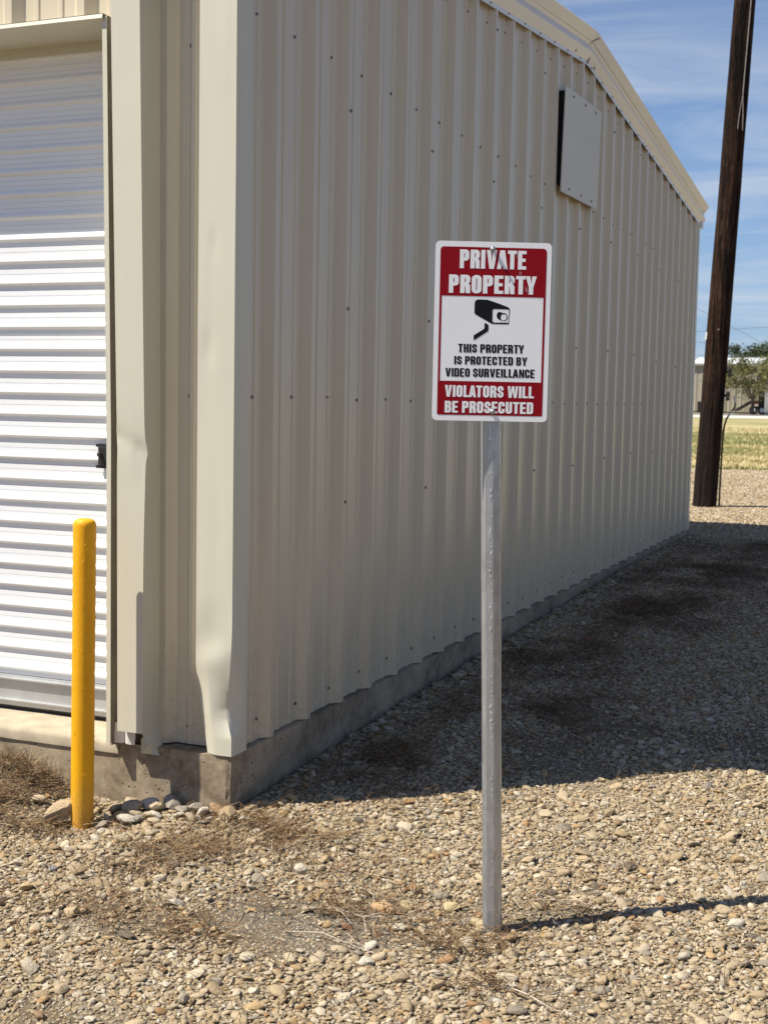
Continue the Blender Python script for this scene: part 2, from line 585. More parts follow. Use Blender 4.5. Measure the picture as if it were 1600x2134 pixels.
M_galv_dull = simple_mat('galvanised_bar', (.50, .50, .49), .42, .55, .12, 9, .1, .002)
b = MB()
b.box((DX0 - .03, DY - .012, .216), (DX1 + .03, DY + .02, zlast - .002))
b.box((DX0 - .03, DY - .026, .236), (DX1 + .03, DY - .012, .242))
b.box((DX0 - .03, DY - .030, zlast - .016), (DX1 + .03, DY - .012, zlast - .010))
b.build('bottom_bar', M_galv_dull, door, None, .001)
b = MB()
b.tube([(DX0, DY + .004, .212), (DX1 + .02, DY + .004, .212)], .011, 10)
b.build('rubber_seal', M_black, door, 40)
b = MB()                               # slide latch
b.box((-.672, DY - .020, 1.150), (-.660, DY - .008, 1.240))
b.box((-.664, DY - .035, 1.160), (-.590, DY - .012, 1.230))
b.box((-.680, DY - .026, 1.228), (-.590, DY - .012, 1.240))
b.box((-.680, DY - .026, 1.150), (-.590, DY - .012, 1.162))
b.tube([(-.652, DY - .05, 1.20), (-.652, DY - .03, 1.20)], .009, 8)
b.build('latch', M_black, door, None, .002)
b = MB()
b.box((DX0 - .3, DY + .03, .19), (-.32, DY + .05, 2.9))
b.build('door_backing', M_dark, door)

# ---- header over the door: lip, soffit, inner drop
YH = -.06
b = MB()
ys = [(YH, 2.6945), (YH - .004, 2.680), (YH + .012, 2.678), (DY - .02, 2.686), (DY - .02, 2.652), (DY + .02, 2.652)]
b.grid([[(x, y, zz + .0012 * noise.noise(Vector((x * 2, y * 9, 0)))) for x in np.linspace(DX0 - .05, -.478, 40)] for y, zz in reversed(ys)])
b.grid([[(x, y, 2.6955) for x in (DX0 - .05, -.478)] for y in (YH - .001, PAN + .01)])
b.build('door_header', M_trim, bld, 30)

# ---- door jamb flashing (thin strip) and its return into the opening
def lean(z, top, mid, bot):
    return float(np.interp(z, [.2, 1.28, 2.7], [bot, mid, top]))


zs = np.linspace(.190, 2.69, 40)
b = MB()
b.grid([[(lean(z, -.488, -.470, -.471), DY + .02, z), (lean(z, -.488, -.470, -.471), -.05, z), (lean(z, -.470, -.452, -.454), -.05, z), (lean(z, -.470, -.452, -.454), -.046, z)] for z in zs])
b.build('jamb_flashing', M_trim, bld, 30)
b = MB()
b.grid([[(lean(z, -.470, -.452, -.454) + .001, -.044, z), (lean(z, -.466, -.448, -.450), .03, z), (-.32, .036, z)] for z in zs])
b.build('gap_shade_sheet', M_gap_shade, bld)  # dark brown sheet paints the shade between flashing and cover
b = MB()
b.box((DX0 - .03, -.05, .19), (DX0, DY + .03, 2.69))
b.build('jamb_flashing', M_trim, bld)

# ---- the dented boxed cover beside the door
def dent_cover(x, y, z, frac):
    """crease at about 1.25 m: frac 0 = left edge, 1 = front right edge"""
    zc = 1.285 - .055 * frac
    t = (z - zc)
    crease = math.exp(-abs(t) / .022) if t > 0 else math.exp(-abs(t) / .05)
    y2 = y + .010 * crease * (.4 + abs(frac - .5) * 1.1)
    edge = math.exp(-(t / .03) ** 2)
    if frac < .2:
        x -= .006 * edge
    if frac > .8:
        x += .006 * edge
    y2 += .006 * math.exp(-((t + .10) / .16) ** 2) * frac
    return x, y2


b = MB()
rows = []
YB = -.066
for z in np.linspace(.252, 3.2, 150):
    xl, xr = lean(z, -.442, -.417, -.414), lean(z, -.329, -.307, -.314)
    row = [(xl + .004, -.002, z)]
    for k in range(13):
        f = k / 12
        x, y = dent_cover(xl + (xr - xl) * f, YB, z, f)
        row.append((x, y, z))
    for k in range(1, 7):
        f = k / 6
        ex = .0 if f < 1 else 0
        dx, dy = dent_cover(0, 0, z, 1)
        row.append((xr + (-.312 - xr) * f + dx * (1 - f), YB + (PAN + .040 - YB) * f + dy * (1 - f), z))
    rows.append(row)
b.grid(rows)
b.build('jamb_cover', M_trim, bld, 28)
# torn flap hanging under the cover's side face, and the lit flange inside
b = MB()
xr = -.314
b.grid([[(xr, YB, .252), (-.314, .0, .252), (-.312, PAN + .04, .252)], [(xr + .006, YB + .028, .205), (-.306, -.004, .205), (-.302, PAN + .02, .205)],
        [(-.352, YB + .05, .168), (-.315, -.008, .166), (-.287, .006, .160)]])
b.grid([[(-.352, -.012, .168), (-.318, -.010, .1665)], [(-.356, -.006, .215), (-.32, -.012, .25)]])
b.build('bent_flap', M_trim, bld, 40)
b = MB()
b.grid([[(-.455, -.028, .197), (-.43, -.024, .1965), (-.418, -.014, .1965), (-.40, -.026, .196), (-.372, -.022, .195)],
        [(-.449, -.028, .27), (-.43, -.024, .27), (-.418, -.014, .27), (-.40, -.026, .27), (-.366, -.022, .27)]])
b.build('inner_flange', M_trim_cream, bld, 30)

# ---- corner trim with the crushed lower end
def crush(z):
    return float(np.interp(z, [.255, .315, .35, .40, .47, .56, .64], [0, .68, .85, .72, .40, .12, 0]))


def corner_pt(u, z):
    """u in 0..1 across the front face, left to right"""
    xl = float(np.interp(z, [.19, .33, .50, .62, 3.2], [-.098, -.128, -.143, -.141, -.139]))
    x = xl + (0 - xl) * u
    y = 0.0
    push = crush(z)
    x -= .036 * push * max(0, (u - .40) / .60) ** 1.3              # right edge pressed in
    y += .024 * push * max(0, (u - .30) / .70) ** 1.1
    y += .020 * math.exp(-((z - .30) / .16) ** 2) * max(0, (.35 - u) / .35)
    y += .006 * math.exp(-((z - .60) / .10) ** 2) * math.sin(u * math.pi)
    y -= .006 * math.exp(-((z - .52) / .05) ** 2) * math.sin(u * math.pi)
    y += .0012 * noise.noise(Vector((u * 2.5, z * 2.1, 6)))
    y += .003 * math.exp(-((z - 1.93) / .03) ** 2 - ((u - .45) / .12) ** 2)
    y += .004 * math.exp(-((z - 1.58) / .04) ** 2 - ((u - .3) / .18) ** 2)
    return x, y


b = MB()
rows = []
zz = list(np.linspace(.192, .75, 70)) + list(np.linspace(.76, 3.2, 60))
for z in zz:
    x0, y0 = corner_pt(0, z)
    row = [(x0 + .002, PAN + .038, z), (x0 - .002, y0 + .006, z)]
    for k in range(17):
        x, y = corner_pt(k / 16, z)
        row.append((x, y, z))
    xc, yc = corner_pt(1, z)
    ins = 1 - crush(z)
    row += [(xc * .7 + .003 * ins, .022 + .3 * yc, z), (.003 * ins - .006 * (1 - ins), .05, z), (.003, .085, z), (.0025, .105, z), (-PAN + .006, .112, z)]
    rows.append(row)
b.grid(rows)
b.build('corner_trim', M_trim, bld, 32)
b = MB()                                                            # trim at the far corner
b.grid([[(-.03, W - .10, z), (.003, W - .09, z), (.003, W + .002, z), (-.08, W + .003, z)] for z in (ZB, 1.2, 2.2, 3.2)])
b.build('corner_trim', M_trim, bld)

# ---- board screwed onto the gable wall
b = MB()
bx = .03
c4 = [(4.034, 3.335), (4.968, 3.370), (4.918, 2.718), (3.982, 2.699)]
b.add([(bx, y, z) for y, z in c4] + [(bx - .006, y, z) for y, z in c4],
      [(3, 2, 1, 0), (4, 5, 6, 7), (0, 1, 5, 4), (1, 2, 6, 5), (2, 3, 7, 6), (3, 0, 4, 7)])
cover = b.build('cover_board', M_board, bld)
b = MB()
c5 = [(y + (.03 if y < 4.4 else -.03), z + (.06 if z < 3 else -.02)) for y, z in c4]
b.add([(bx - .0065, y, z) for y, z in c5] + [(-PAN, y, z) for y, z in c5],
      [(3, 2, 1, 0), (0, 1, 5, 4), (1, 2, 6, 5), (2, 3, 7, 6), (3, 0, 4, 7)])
b.build('gap_shade_frame', M_dark, cover)  # near-black sides stand in for the shaded gap behind the board
b = MB()
for f in (.2, .52, .82):
    for (ya, za), (yb, zb_), o in ((c4[0], c4[1], -.035), (c4[3], c4[2], .035)):
        screw_mesh(b, (bx, ya + (yb - ya) * f, za + (zb_ - za) * f + o), (1, 0, 0), .008)
b.build('screw', M_screw, cover, kind='stuff')

# ------------------------------------------------------------------ bollard
def yellow_mat():
    m, t = new_mat('thick_yellow_paint')
    co = t.n('ShaderNodeTexCoord').outputs['Object']
    n1 = t.noise(t.scaled(co, (1, 1, .5)), 95, 3, .6)
    n2 = t.noise(co, 230, 3, .6)
    n3 = t.noise(co, 7, 4, .6)
    c = t.mix(t.maprange(n3, .35, .7), (.86, .41, .006), (.78, .35, .005))
    c = t.mix(t.maprange(t.noise(co, 38, 4, .7), .72, .80, 0, .6), c, (.34, .17, .02))
    z = t.n('ShaderNodeSeparateXYZ', {0: co}).outputs[2]
    c = t.mix(t.maprange(t.math('ADD', z, t.math('MULTIPLY', n3, .12)), .05, .22, .45, 0), c, (.45, .30, .12))
    h = t.math('ADD', t.math('MULTIPLY', n1, .1), n2)
    finish(t, c, .42, 0, h, .7, .003, .3)
    return m


bol = thing('bollard', 'yellow painted steel bollard standing in front of the roll-up door', 'bollard', (-.458, -.212, -.036), R(20))
bol.rotation_euler = (-.004, .009, R(20))
bol.scale = (1, 1, 1.008)
b = MB()
rr = .0385
prof = [(rr, -.25)] + [(rr, z) for z in np.linspace(0, 1.0, 60)] + [(rr, 1.012), (rr * .95, 1.022), (rr * .78, 1.029), (rr * .4, 1.033), (.001, 1.034)]
b.lathe(prof, (0, 0, 0), 40)
b.build('post', yellow_mat(), bol, 40)
b = MB()
random.seed(5)
for k in range(110):                      # paint drips and crusts down the seam
    z = random.uniform(.03, .97)
    a = R(-62) + random.gauss(0, .10) if k < 80 else random.uniform(-2.6, .6)
    p = Vector((math.cos(a) * (rr + .0004), math.sin(a) * (rr + .0004), z))
    s = random.uniform(.0012, .0032)
    n = Vector((math.cos(a), math.sin(a), 0))
    tg = Vector((-n.y, n.x, 0))
    ring = [p + tg * math.cos(q) * s + Vector((0, 0, 1)) * math.sin(q) * s * random.uniform(1, 2.6) for q in [j * math.pi / 3 for j in range(6)]]
    b.add(ring + [p + n * s * .8], [(j, (j + 1) % 6, 6) for j in range(6)])
b.build('paint_drip', bpy.data.materials['thick_yellow_paint'], bol, 60, kind='stuff')

# ------------------------------------------------------------------ sign on its post
def galv_mat():
    m, t = new_mat('galvanised_pipe')
    co = t.n('ShaderNodeTexCoord').outputs['Object']
    v = t.n('ShaderNodeTexVoronoi', {'Vector': t.scaled(co, (1, 1, .28)), 'Scale': 85.0})
    sp = t.n('ShaderNodeSeparateColor', {0: v.outputs[1]}).outputs[0]
    n1 = t.noise(t.scaled(co, (60, 60, 3)), 1.0, 4, .6)
    c = t.mix(t.math('MULTIPLY', sp, .6), (.36, .375, .395), (.50, .515, .535))
    c = t.mix(t.maprange(n1, .55, .8, 0, .35), c, (.66, .68, .70))
    c = t.mix(t.maprange(t.noise(co, 16, 4, .7), .52, .70, 0, .6), c, (.27, .27, .265))
    rg = t.maprange(t.math('ADD', t.math('MULTIPLY', sp, .1), n1), .3, .9, .20, .34)
    finish(t, c, rg, .60, t.math('ADD', t.noise(co, 120, 3), n1), .18, .001)
    return m


M_galv = galv_mat()
PB, PT = Vector((1.1239, -.5781, 0)), Vector((1.0774, -.5972, 1.8313))
sign = thing('sign_post', 'private property sign in red and white on a leaning galvanised steel post', 'sign', tuple(PB))
ax = (PT - PB).normalized()
b = MB()
rp = .0262
n = 60
rows = []
for j in range(n + 1):
    c = ax * (-.3 + (1.79 + .3) * j / n)
    row = []
    u = Vector((1, 0, 0)).cross(ax).normalized()
    v = ax.cross(u)
    fdv = Vector((CAM.x - PB.x, CAM.y - PB.y, 0)).normalized()
    view_a = math.atan2(fdv.dot(v), fdv.dot(u))
    for k in range(73):
        a = 2 * math.pi * k / 72
        ph = math.atan2(math.sin(a - view_a), math.cos(a - view_a))     # 0 faces the lens side
        q = rp
        for p0, p1 in ((R(-76), R(-34)), (R(-32), R(11)), (R(13), R(64))):       # rolled flats of the tube
            if p0 <= ph <= p1:
                q = rp * math.cos((p1 - p0) / 2) / math.cos(ph - (p0 + p1) / 2)
        row.append(c + (u * math.cos(a) + v * math.sin(a)) * q)
    rows.append(row)
b.grid(rows)
b.build('post', M_galv, sign, 12)
b = MB()
b.lathe([(rp - .001, 0), (.001, .0005)], tuple(ax * 1.787), 24)
b.build('post_cap', M_galv, sign, 50)
# zinc beads down the welded seam, facing the camera
b = MB()
random.seed(9)
fd = Vector((CAM.x - PB.x, CAM.y - PB.y, 0)).normalized()
sd = fd.cross(ax)
for k in range(60):
    z = random.choice([random.uniform(.05, 1.36), random.uniform(.55, 1.36)])
    a = random.gauss(0.0, .06)
    n_ = (fd * math.cos(a) + sd * math.sin(a)).normalized()
    p = ax * z + n_ * (rp + .0002)
    tg = n_.cross(ax).normalized()
    s = random.uniform(.0010, .0024)
    el = random.uniform(1.0, 3.2)
    ring = [p + tg * math.cos(q) * s * random.uniform(.7, 1.2) + ax * math.sin(q) * s * el for q in [j * math.pi / 4 for j in range(8)]]
    b.add(ring + [p + n_ * s * .5], [(j, (j + 1) % 8, 8) for j in range(8)])
M_zinc = simple_mat('zinc_beads', (.60, .61, .63), .5, .5, .15, 60)
b.build('seam_bead', M_zinc, sign, 60, kind='stuff')

SW, SH = .2979, .4566
plate_rot = Matrix.Rotation(.4388, 4, 'Z') @ Matrix.Rotation(.0028, 4, 'X') @ Matrix.Rotation(.0017, 4, 'Y')
plate_c = Vector((1.099, -.6337, 1.5968)) - PB


def rrect(x0, y0, x1, y1, r, n=6):
    """rounded rectangle, r = (bl, br, tr, tl) each a radius or (rx, ry)"""
    r = [r] * 4 if not isinstance(r, (list, tuple)) else list(r)
    r = [q if isinstance(q, tuple) else (q, q) for q in r]
    pts = []
    for (cx_, cy_, sx, sy, a0), (rx, ry) in zip(((x0, y0, 1, 1, 180), (x1, y0, -1, 1, 270), (x1, y1, -1, -1, 0), (x0, y1, 1, -1, 90)), r):
        if rx == 0:
            pts.append((cx_, cy_))
            continue
        for k in range(n + 1):
            a = R(a0 + 90 * k / n)
            pts.append((cx_ + sx * rx + rx * math.cos(a), cy_ + sy * ry + ry * math.sin(a)))
    return pts


def arc(cx_, cy_, rx, ry, a0, a1, n=8):
    return [(cx_ + rx * math.cos(R(a0 + (a1 - a0) * k / n)), cy_ + ry * math.sin(R(a0 + (a1 - a0) * k / n))) for k in range(n + 1)]


def glyph(ch, w_, t, h):
    """outlines (outer + holes) of a bold condensed capital, unit height"""
    r, ri = (w_ * .36, .20), (max(.02, w_ * .36 - t * .8), .11)
    if ch == 'I':
        return t, [[(0, 0), (t, 0), (t, 1), (0, 1)]]
    if ch == 'P':
        y = .40
        return w_, [[(0, 0), (t, 0), (t, y), (w_ - r[0], y)] + arc(w_ - r[0], y + r[1], r[0], r[1], -90, 0) + arc(w_ - r[0], 1 - r[1], r[0], r[1], 0, 90) + [(0, 1)],
                    rrect(t, y + h, w_ - t, 1 - h, [0, ri, ri, 0])]
    if ch == 'R':
        y = .42
        return w_, [[(0, 0), (t, 0), (t, y)] + [(w_ - t - .10, y)] + arc(w_ - t - .10, y - .09, .09, .09, 90, 0, 4) + [(w_ - t, .08), (w_ - t + .03, 0), (w_ + .02, 0), (w_, .08), (w_, .36)]
                    + arc(w_ - .09, .40, .085, .10, 0, 70, 4) + arc(w_ - r[0], .50 + r[1], r[0], r[1], -55, 0, 5) + arc(w_ - r[0], 1 - r[1], r[0], r[1], 0, 90) + [(0, 1)],
                    rrect(t, y + h, w_ - t, 1 - h, [0, ri, ri, 0])]
    if ch == 'B':
        return w_, [[(0, 0), (w_ - r[0], 0)] + arc(w_ - r[0], r[1], r[0], r[1], -90, 0) + [(w_, .40), (w_ - .05, .52)] + [(w_ - .02, .62)] + arc(w_ - r[0], 1 - r[1], r[0] - .01, r[1], 0, 90) + [(0, 1)],
                    rrect(t, h, w_ - t, .52 - h * .5, [0, ri, (.05, .06), 0]), rrect(t, .52 + h * .5, w_ - t - .01, 1 - h, [0, (.05, .06), ri, 0])]
    if ch == 'D':
        return w_, [[(0, 0), (w_ - r[0], 0)] + arc(w_ - r[0], r[1], r[0], r[1], -90, 0) + arc(w_ - r[0], 1 - r[1], r[0], r[1], 0, 90) + [(0, 1)], rrect(t, h, w_ - t, 1 - h, [0, ri, ri, 0])]
    if ch == 'O':
        return w_, [rrect(0, 0, w_, 1, [(w_ * .46, .21)] * 4, 8), rrect(t, h, w_ - t, 1 - h, [(max(.02, w_ * .5 - t), .10)] * 4)]
    if ch == 'C':
        q, qi = (w_ * .46, .21), (max(.02, w_ * .5 - t), .10)
        o = [(w_, .62), (w_, 1 - q[1])] + arc(w_ - q[0], 1 - q[1], q[0], q[1], 0, 90)[1:] + arc(q[0], 1 - q[1], q[0], q[1], 90, 180) + arc(q[0], q[1], q[0], q[1], 180, 270) + arc(w_ - q[0], q[1], q[0], q[1], 270, 360) + [(w_, .39), (w_ - t, .39)]
        i = arc(w_ - t - qi[0], h + qi[1], qi[0], qi[1], 0, -90) + arc(t + qi[0], h + qi[1], qi[0], qi[1], 270, 180) + arc(t + qi[0], 1 - h - qi[1], qi[0], qi[1], 180, 90) + arc(w_ - t - qi[0], 1 - h - qi[1], qi[0], qi[1], 90, 0) + [(w_ - t, .62)]
        return w_, [o + i]
    if ch == 'U':
        q, qi = (w_ * .46, .21), (max(.02, w_ * .5 - t), .10)
        return w_, [[(0, 1)] + arc(q[0], q[1], q[0], q[1], 180, 270) + arc(w_ - q[0], q[1], q[0], q[1], 270, 360) + [(w_, 1), (w_ - t, 1)] + arc(w_ - t - qi[0], h + qi[1], qi[0], qi[1], 0, -90) + arc(t + qi[0], h + qi[1], qi[0], qi[1], 270, 180) + [(t, 1)]]
    if ch == 'E':
        e = w_ * .9
        return e, [[(0, 0), (e, 0), (e, h), (t, h), (t, .5 - h * .5), (e * .92, .5 - h * .5), (e * .92, .5 + h * .5), (t, .5 + h * .5), (t, 1 - h), (e, 1 - h), (e, 1), (0, 1)]]
    if ch == 'L':
        e = w_ * .86
        return e, [[(0, 0), (e, 0), (e, h), (t, h), (t, 1), (0, 1)]]
    if ch == 'T':
        e = w_ * .96
        return e, [[(e / 2 - t / 2, 0), (e / 2 + t / 2, 0), (e / 2 + t / 2, 1 - h), (e, 1 - h), (e, 1), (0, 1), (0, 1 - h), (e / 2 - t / 2, 1 - h)]]
    if ch == 'H':
        return w_, [[(0, 0), (t, 0), (t, .5 - h * .5), (w_ - t, .5 - h * .5), (w_ - t, 0), (w_, 0), (w_, 1), (w_ - t, 1), (w_ - t, .5 + h * .5), (t, .5 + h * .5), (t, 1), (0, 1)]]
    if ch == 'N':
        e = w_ * 1.04
        return e, [[(0, 0), (t * .86, 0), (t * .86, .58), (e - t, 0), (e, 0), (e, 1), (e - t * .86, 1), (e - t * .86, .42), (t, 1), (0, 1)]]
    if ch == 'V':
        e = w_ * 1.12
        return e, [[(e / 2 - t * .56, 0), (e / 2 + t * .56, 0), (e, 1), (e - t * 1.02, 1), (e / 2, .30), (t * 1.02, 1), (0, 1)]]
    if ch == 'Y':
        e = w_ * 1.12
        return e, [[(e / 2 - t / 2, 0), (e / 2 + t / 2, 0), (e / 2 + t / 2, .38), (e, 1), (e - t * 1.02, 1), (e / 2, .60), (t * 1.02, 1), (0, 1), (e / 2 - t / 2, .38)]]
    if ch == 'A':
        e = w_ * 1.14
        a, c = e / 2 - t * .58, e / 2 + t * .58
        sl = e - c
        tt = t * 1.0
        xi = lambda y: e - tt - sl * y
        return e, [[(0, 0), (tt, 0), (e - xi(.19), .19), (xi(.19), .19), (e - tt, 0), (e, 0), (c, 1), (a, 1)],
                   [(e - xi(.36), .36), (xi(.36), .36), (e / 2 + .004, .80), (e / 2 - .004, .80)]]
    if ch == 'W':
        e = w_ * 1.66
        q = t * .98
        return e, [[(e * .25 - q * .52, 0), (e * .25 + q * .52, 0), (e * .5, .60), (e * .75 - q * .52, 0), (e * .75 + q * .52, 0), (e, 1), (e - q, 1), (e * .75, .36), (e * .5 + q * .46, 1), (e * .5 - q * .46, 1), (e * .25, .36), (q, 1), (0, 1)]]
    if ch == 'S':
        # stroke of unit thickness in a space scaled by (t, h)
        X1, Y1 = w_ / t, 1 / h
        l, rt, tp, bt = .5, X1 - .5, Y1 - .5, .5
        mx, my = (l + rt) / 2, (tp + bt) / 2
        rx = (rt - l) / 2
        ry = (tp - bt) * .235
        path = [(rt, tp - ry * 1.45)] + arc(mx, tp - ry, rx, ry, 0, 180, 12) + [(l, tp - ry * 1.3)]
        path += [(l + rx * .22, my + ry * .42), (mx, my), (rt - rx * .22, my - ry * .42), (rt, bt + ry * 1.3)]
        path += arc(mx, bt + ry, rx, ry, 0, -180, 12) + [(l, bt + ry * 1.45)]
        lo, hi = [], []
        for i, p in enumerate(path):
            a_, b_ = path[max(0, i - 1)], path[min(len(path) - 1, i + 1)]
            d = Vector((b_[0] - a_[0], b_[1] - a_[1]))
            d.normalize()
            nx, ny = -d.y * .5, d.x * .5
            lo.append(((p[0] + nx) * t, (p[1] + ny) * h))
            hi.append(((p[0] - nx) * t, (p[1] - ny) * h))
        return w_, [lo + hi[::-1]]
    return w_ * .5, []


def fill_outlines(groups):
    """list of [outer, hole, ...] point lists -> (verts, faces) in the plane"""
    from mathutils.geometry import tessellate_polygon
    vs, fs = [], []
    for g in groups:
        polys = [[Vector((p[0], p[1], 0)) for p in poly] for poly in g]
        tris = tessellate_polygon(polys)
        flat = [p for poly in polys for p in poly]
        base = len(vs)
        vs += [(p.x, p.y) for p in flat]
        for t_ in tris:
            a, b_, c = (flat[i] for i in t_)
            ar = (b_.x - a.x) * (c.y - a.y) - (c.x - a.x) * (b_.y - a.y)
            if abs(ar) < 1e-12:
                continue
            fs.append(tuple(base + i for i in (t_ if ar > 0 else t_[::-1])))
    return vs, fs


# pixel-measured layout of the print, as fractions of the plate (zoomed reading / 5.08)
ZX = lambda zx, zy: ((zx - 135) + (zy - 105) * .0237) / 1241.0
ZY = lambda zx, zy: ((zy - 105) - (zx - 135) * .0205) / 1905.0


def S2(zx, zy):
    return ((ZX(zx, zy) - .5) * SW, (.5 - ZY(zx, zy)) * SH)


plate = link_obj('sign_plate', bpy.data.meshes.new('sign_plate'), None, sign)
plate.matrix_local = Matrix.Translation(plate_c) @ plate_rot


def flat_part(name, groups, mat, yoff, parent, thick=0.0):
    vs, fs = fill_outlines(groups)
    me = bpy.data.meshes.new(name)
    V3 = [(x, -yoff, z) for x, z in vs]
    F3 = list(fs)
    if thick:
        n_ = len(V3)
        V3 += [(x, -yoff + thick, z) for x, z in vs]
        F3 += [tuple(n_ + i for i in f[::-1]) for f in fs]
        o_ = 0
        for g in groups:
            for poly in g:
                m_ = len(poly)
                F3 += [(o_ + k, o_ + (k + 1) % m_, n_ + o_ + (k + 1) % m_, n_ + o_ + k) for k in range(m_)]
                o_ += m_
    me.from_pydata(V3, [], F3)
    me.validate()
    return link_obj(name, me, mat, parent)


def sign_mat(name, col, rough=.32, fade=.12):
    m, t = new_mat(name)
    co = t.n('ShaderNodeTexCoord').outputs['Object']
    a = t.noise(co, 18, 5, .65)
    s1 = t.noise(t.scaled(co, (220, 220, 30)), 1.0, 3, .6)
    c = t.mix(t.maprange(a, .4, .75, 0, .16), col, [.7 * x + fade for x in col])
    c = t.mix(t.maprange(s1, .70, .80, 0, .25), c, [.7 * x + fade * 1.6 for x in col])
    finish(t, c, t.maprange(a, .3, .7, rough - .05, rough + .1), 0, a, .1, .001, .14)
    return m


M_swhite, M_sred, M_sblack = sign_mat('sign_white', (.88, .88, .88)), sign_mat('sign_red', (.27, .003, .009), .42, .006), sign_mat('sign_black', (.010, .010, .011), .4, .006)
vs, fs = fill_outlines([[rrect(-SW / 2, -SH / 2, SW / 2, SH / 2, .012, 8)]])
nv = len(vs)
pm = plate.data
pm.from_pydata([(x, -.0008, z) for x, z in vs] + [(x, .0008, z) for x, z in vs], [],
               fs + [tuple(nv + i for i in f[::-1]) for f in fs] + [(k, nv + k, nv + (k + 1) % nv, (k + 1) % nv) for k in range(nv)])
pm.validate()
pm.materials.append(M_swhite)

(lx, ty), (rx_, by) = S2(186, 165), S2(1258, 1972)
rx_ = -lx
win_t, win_b = S2(740, 694)[1], S2(714, 1598)[1]
wl = S2(187, 1100)[0]
flat_part('red_border', [[rrect(lx, by, -lx, ty, [.0035, .0035, .0095, .0095]), [(wl, win_b), (-wl, win_b), (-wl, win_t), (wl, win_t)][::-1]]], M_sred, .0012, plate)


def text_line(txt, xl, xr, yt, yb, mat, yoff, weight, parent):
    (x0, _), (x1, _) = S2(xl, (yt + yb) / 2), S2(xr, (yt + yb) / 2)
    z1, z0 = S2((xl + xr) / 2, yt)[1], S2((xl + xr) / 2, yb)[1]
    hgt = z1 - z0
    wd, t, h = .52, .52 * weight, .165 * weight / .42
    gap, sp = .075, .26
    cur, out = 0.0, []
    for i, ch in enumerate(txt):
        if ch == ' ':
            cur += sp
            continue
        adv, polys = glyph(ch, wd, t, h)
        kern = 0
        nx = txt[i + 1] if i + 1 < len(txt) else ' '
        if (ch + nx) in ('VA', 'AT', 'TY', 'LA', 'AV'):
            kern = -.07
        out.append([[(cur + x, y) for x, y in p] for p in polys])
        cur += adv + gap + kern
    cur -= gap
    k = (x1 - x0) / cur
    return flat_part('lettering', [[[(x0 + x * k, z0 + y * hgt) for x, y in p] for p in g] for g in out], mat, yoff, parent)


text_line('PRIVATE', 390, 1100, 205, 402, M_swhite, .0016, .45, plate)['label'] = 'white PRIVATE lettering'
text_line('PROPERTY', 273, 1212, 471, 664, M_swhite, .0016, .45, plate)['label'] = 'white PROPERTY lettering'
text_line('THIS PROPERTY', 372, 1080, 1201, 1293, M_sblack, .0012, .41, plate)['label'] = 'black THIS PROPERTY lettering'
text_line('IS PROTECTED BY', 330, 1115, 1331, 1421, M_sblack, .0012, .41, plate)['label'] = 'black IS PROTECTED BY lettering'
text_line('VIDEO SURVEILLANCE', 235, 1196, 1460, 1552, M_sblack, .0012, .41, plate)['label'] = 'black VIDEO SURVEILLANCE lettering'
text_line('VIOLATORS WILL', 230, 1190, 1643, 1768, M_swhite, .0016, .42, plate)['label'] = 'white VIOLATORS WILL lettering'
text_line('BE PROSECUTED', 228, 1182, 1812, 1937, M_swhite, .0016, .42, plate)['label'] = 'white BE PROSECUTED lettering'

pz = lambda pts: [S2(x, y) for x, y in pts]
body = pz([(548, 770), (552, 748), (562, 733), (585, 724), (685, 727), (800, 765), (905, 805), (918, 815), (925, 832), (916, 972), (912, 983), (902, 987), (735, 983), (640, 930), (556, 882), (546, 868)])
face = pz([(752, 825), (905, 829), (917, 840), (912, 960), (905, 971), (752, 968), (738, 955), (740, 838)])
lens = pz([(830 + 46 * math.cos(R(a)), 896 + 46 * math.sin(R(a))) for a in range(100, 260, 16)] + [(860 + 42 * math.cos(R(a)), 911 + 44 * math.sin(R(a))) for a in range(-95, 96, 16)])
disc = pz([(859 + 33 * math.cos(R(a)), 912 + 35 * math.sin(R(a))) for a in range(0, 360, 20)])
arm = pz([(655, 970), (697, 992), (697, 1050), (690, 1062), (538, 1160), (538, 1105), (645, 1040), (654, 1028)])
flat_part('camera_symbol', [[body, face], [lens, disc], [arm]], M_sblack, .0012, plate)
# scratches through the red print
M_scr = simple_mat('scratched_print', (.55, .42, .42), .6, 0, .2, 40)
random.seed(3)
for (x0, y0, x1, y1) in ((1003, 235, 1000, 300), (1018, 405, 1050, 470), (1085, 560, 1100, 640), (1100, 600, 1125, 690), (1030, 420, 1022, 455), (1245, 715, 1250, 745)):
    scr = []
    for q in range(3):
        ox, oy = random.uniform(-10, 10), random.uniform(-10, 10)
        f0, f1 = random.uniform(0, .5), random.uniform(.6, 1)
        a = (x0 + (x1 - x0) * f0 + ox, y0 + (y1 - y0) * f0 + oy)
        c = (x0 + (x1 - x0) * f1 + ox, y0 + (y1 - y0) * f1 + oy)
        scr.append([pz([(a[0], a[1]), (c[0] - 1.5, c[1]), (c[0] + 1.5, c[1]), (a[0] + 2.5, a[1])])])
    flat_part('scratch', scr, M_scr, .0020, plate)['kind'] = 'stuff'
for zx, zy in ((739, 193), (739, 1918)):
    x, z = S2(zx, zy)
    b = MB()
    o_ = MB()
    o_.lathe([(.0075, 0), (.0078, .0012), (.0060, .0018), (.0052, .0055), (.0045, .0085), (.0028, .0100), (.0024, .0140), (.0004, .0146)], (0, 0, 0), 18)
    o_.v = [(x + vx, -.0008 - vz, z + vy) for vx, vy, vz in o_.v]
    o_.build('bolt', M_galv, plate, 35)
for z in (.20, -.19):                        # stand-offs between post and plate
    b = MB()
    b.box((-.012, .001, z - .012), (.012, .024, z + .012))
    b.build('bracket', M_galv, plate)

